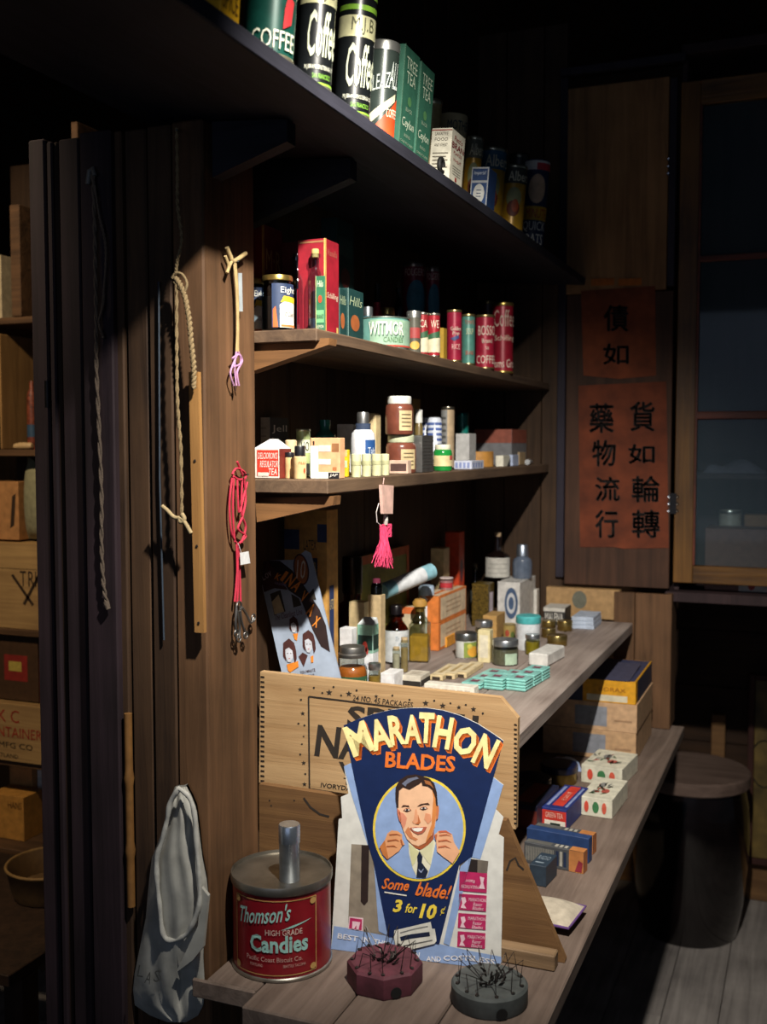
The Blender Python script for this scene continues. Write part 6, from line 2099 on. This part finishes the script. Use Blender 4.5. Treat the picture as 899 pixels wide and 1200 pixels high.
# rope with a loop and twisted part
g = empty('looped_rope', tuple(wp(208, 200, -.03)))
tag(g, 'tan rope with a loop and frayed knots hanging beside the wooden lath', 'rope')
o0 = Vector(g.location)
rd = -.030
f_ = lambda L_, d_=rd: [wp(x, y, d_) - o0 for x, y in L_]
twisted(MB(), smooth(f_([(207, 150), (208, 200), (208, 240), (213, 280), (208, 305), (206, 322)]), 8), .0026, 30).build('strand', ROPE, g, 60)
MB().tube(smooth(f_([(202, 326), (206, 320), (214, 322), (219, 332), (216, 342), (210, 338), (204, 330)]), 6), .0021, 8).build('loop', ROPE, g, 60)
twisted(MB(), smooth(f_([(207, 330), (207, 400), (208, 470), (212, 530), (213, 604)]), 10), .0027, 50).build('strand', ROPE, g, 60)
twisted(MB(), smooth(f_([(206, 326), (215, 342), (221, 370), (224, 400), (227, 430), (227, 455)]), 10), .0042, 12).build('strand', ROPE, g, 60)
MB().tube(smooth(f_([(190, 593), (196, 598), (204, 606), (213, 608), (219, 616), (224, 625)]), 6), .0032, 8).build('knot', P_('b5a078', rough=.95), g, 60)
MB().tube(smooth(f_([(213, 602), (216, 608), (212, 612), (210, 606)]), 6), .0034, 8).build('knot', P_('b5a078', rough=.95), g, 60)
MB().tube([wp(207, 152, .001) - o0, wp(207, 152, -.034) - o0], .0016, 6).build('nail', metal('4a4a4a', .5), g)
# wooden lath
l0, l1 = wp(221, 436, -.02), wp(228, 741, -.02)
lt = MB()
wl_ = .0165
lt.add([l0, l0 + Vector((wl_, 0, 0)), l1 + Vector((wl_, 0, 0)), l1] + [p + Vector((0, .008, 0)) for p in (l0, l0 + Vector((wl_, 0, 0)), l1 + Vector((wl_, 0, 0)), l1)],
       [(0, 3, 2, 1), (4, 5, 6, 7), (0, 1, 5, 4), (1, 2, 6, 5), (2, 3, 7, 6), (3, 0, 4, 7)])
lth = lt.build('wooden_lath', wood('8a6236', 'b0824c', 'Z'), solid=True)
tag(lth, 'long pale wooden lath hanging on the partition near the post', 'lath')
for yy in (455, 540, 640, 730):
    c_ = wp(221 + (yy - 436) * .023 + 5, yy, -.0206)
    MB().lathe([(0, 0), (.0022, 0), (.0022, .0006), (0, .0008)], 8).build('nail', P_('2a2220'), lth, None, tuple(c_), (math.pi / 2, 0, 0))
# thin blue rod
MB_ = MB().tube([wp(186, 330, -.006), wp(187, 560, -.006), wp(192, 750, -.006)], .0018, 6)
tag(MB_.build('thin_rod', P_('3a4450', rough=.5), None, 60), 'thin dark bluish rod hanging on the planks left of the tan rope', 'rod')
# string bundle on the post
g = empty('string_bundle', tuple(xp(272, 300, .012)))
tag(g, 'bundle of pale string with a lilac end nailed high on the post', 'string')
o0 = Vector(g.location)
h_ = lambda L_, d_=.012: [xp(x, y, d_) - o0 for x, y in L_]
STR = P_('b59c6c', rough=.9)
MB().tube(smooth(h_([(266, 290), (270, 300), (274, 306), (288, 297)]), 5), .0036, 8).build('knot', STR, g, 60)
MB().tube(smooth(h_([(264, 300), (268, 312), (266, 320), (272, 306), (276, 314)]), 5), .0026, 8).build('knot', STR, g, 60)
for k in (0, 1, 2):
    MB().tube(smooth(h_([(274 + k, 308), (277 + k * .8, 340), (278 + k * .6, 380), (277 + k, 412)]), 6), .0018, 6).build('strand', STR, g, 60)
MB().prism(h_([(279, 320), (283, 320), (284, 365), (280, 365)], .009), (.001, 0, 0)).build('paper_tag', P_('a8b0b4'), g, solid=True)
LIL = P_('c08fb8', rough=.8)
for L_ in ([(280, 412), (274, 425), (270, 438), (274, 452)], [(278, 412), (284, 422), (278, 436), (280, 452)], [(277, 412), (275, 430), (277, 452)], [(272, 420), (280, 416), (282, 426), (273, 430)]):
    MB().tube(smooth(h_(L_), 5), .0016, 6).build('lilac_thread', LIL, g, 60)
MB().tube(h_([(276, 452), (276, 458)]), [.003, .001], 8).build('tip', P_('4a3228'), g, 60)
MB().tube([xp(279, 306, .001) - o0, xp(279, 306, .016) - o0], .0016, 6).build('nail', metal('5a5a5a', .5), g)
# red cord with keys
g = empty('red_cord', tuple(xp(279, 556, .012)))
tag(g, 'coiled red cord with a white tag and old keys hanging on the post', 'cord')
o0 = Vector(g.location)
RC = P_('c02a44', rough=.8)
for L_ in ([(278, 541), (282, 551), (285, 558)], [(272, 556), (277, 549), (286, 553), (288, 560), (280, 562), (274, 558)], [(272, 560), (269, 590), (271, 622), (277, 637)], [(274, 560), (273, 600), (275, 635)], [(278, 560), (280, 600), (286, 580), (290, 565)], [(286, 560), (288, 585), (284, 606), (279, 620), (288, 628), (280, 637)], [(284, 562), (283, 600), (288, 618), (283, 636)],
           [(277, 637), (278, 670), (275, 705)], [(279, 637), (281, 670), (282, 706)], [(278, 637), (279, 680), (278, 708)]):
    MB().tube(smooth(h_(L_, .010), 6), .0019, 6).build('strand', RC, g, 60)
MB().prism(h_([(281, 648), (291, 646), (293, 660), (282, 662)], .016), (.0006, .0, 0)).build('tag', P_('e6e6e8'), g, solid=True)
MB().tube(smooth(h_([(279, 637), (281, 642), (283, 650)], .014), 4), .0006, 5).build('tag_string', P_('d8d8da'), g)
KM = metal('8a8784', .4)
for L_ in ([(277, 712), (276, 730), (277, 742)], [(281, 710), (283, 728), (288, 744)], [(284, 712), (290, 722), (294, 730), (297, 724)], [(278, 716), (281, 736), (280, 748)]):
    MB().tube(smooth(h_(L_, .013), 4), .0021, 6).build('key', KM, g, 60)
    a_ = h_(L_, .013)[-1]
    MB().tube([a_ + Vector((0, .006 * math.cos(t), .006 * math.sin(t))) for t in [k * math.pi / 6 for k in range(12)]], .0014, 6, True).build('key_bow', KM, g, 60)
MB().tube([h_([(280, 711)], .013)[0] + Vector((0, .008 * math.cos(t), .008 * math.sin(t))) for t in [k * math.pi / 8 for k in range(16)]], .0018, 6, True).build('key_ring', KM, g, 60)
MB().tube([xp(283, 557, .001) - o0, xp(291, 556, .03) - o0], .0014, 6).build('nail', metal('5a5a5a', .4), g)

# ------------------------------------------------------------------ cloth sack hanging on the partition
CL = P_('b5b4ac', rough=.95, var=.14, scale=22, bump=.25)
sk = empty('cloth_sack', tuple(wp(212, 925, -.02)))
tag(sk, 'pale canvas sack with an open hemmed mouth hanging by the candy tin', 'sack')
o0 = Vector(sk.location)
rows = [(922, 205, 219), (932, 201, 224), (945, 197, 229), (965, 194, 232), (990, 184, 235), (1005, 178, 237), (1030, 175, 242), (1050, 173, 244), (1075, 171, 242), (1095, 167, 239), (1120, 162, 238), (1140, 158, 239), (1160, 156, 240), (1178, 158, 238), (1190, 176, 232), (1198, 196, 218)]
m = MB()
nu = 20
vf = []
for ri, (y, xl, xr) in enumerate(rows):
    for i in range(nu + 1):
        u = i / nu
        x = xl + (xr - xl) * u
        e = math.sin(math.pi * u) ** .6 if 0 < u < 1 else 0
        t = ri / (len(rows) - 1)
        bulge = .010 + .022 * math.sin(math.pi * min(1, t * 1.05)) ** .7
        if y > 1120:
            bulge = min(bulge, .034 - .03 * max(0, u - .3))
        if y > 1120 and u > .6:
            bulge = min(bulge, .010)
        wr = .0035 * math.sin(u * 13 + ri * .8) + .0025 * math.sin(u * 23 - ri * 1.3)
        vf.append(wp(x, y, -.004 - e * bulge - e * wr) - o0)
nr = len(rows)
fs = [(r_ * (nu + 1) + i, (r_ + 1) * (nu + 1) + i, (r_ + 1) * (nu + 1) + i + 1, r_ * (nu + 1) + i + 1) for r_ in range(nr - 1) for i in range(nu)]
vb = [Vector((v.x, Y0 - .003 - o0.y, v.z)) for v in vf]
q = len(vf)
m.add(vf + vb, fs + [tuple(reversed([k + q for k in f])) for f in fs])
m.build('cloth', CL, sk, 180)
hem = [(210, 924), (200, 940), (196, 960), (190, 985), (184, 1005), (184, 1030), (187, 1060), (190, 1090), (196, 1101), (208, 1101), (220, 1093), (229, 1075), (234, 1055), (233, 1020), (230, 985), (228, 955), (222, 935)]
hl = smooth([wp(x, y, -.036) - o0 for x, y in hem] + [wp(210, 924, -.036) - o0], 5)
MB().tube(hl[:-1], [.0040 + .0005 * math.sin(i * 1.1) + .0004 * math.sin(i * .37) for i in range(len(hl) - 1)], 8, True).build('hem', P_('c0bfb8', rough=.95, bump=.3, scale=60), sk, 60)
fl_ = [wp(x, y, -.034) - o0 for x, y in ((236, 1040), (244, 1050), (238, 1110), (226, 1125), (206, 1140), (232, 1085))]
MB().prism(fl_, (0, .006, 0)).build('fold', CL, sk, solid=True)
for t, x, y, rt in (('L', 165, 1138, -10), ('A', 174, 1146, -15), ('S', 184, 1144, -10)):
    vs, fs2 = text2d(t)
    c0, s0 = math.cos(math.radians(rt)), math.sin(math.radians(rt))
    P3 = []
    for a, b in vs:
        xx, yy = (a - .5) * 7, -(b - .5) * 14
        P3.append(wp(x + xx * c0 + yy * s0, y - xx * s0 + yy * c0, -.0385) - o0)
    MB().add(P3, fs2).build('stencil_letter', P_('5a5a56'), sk)
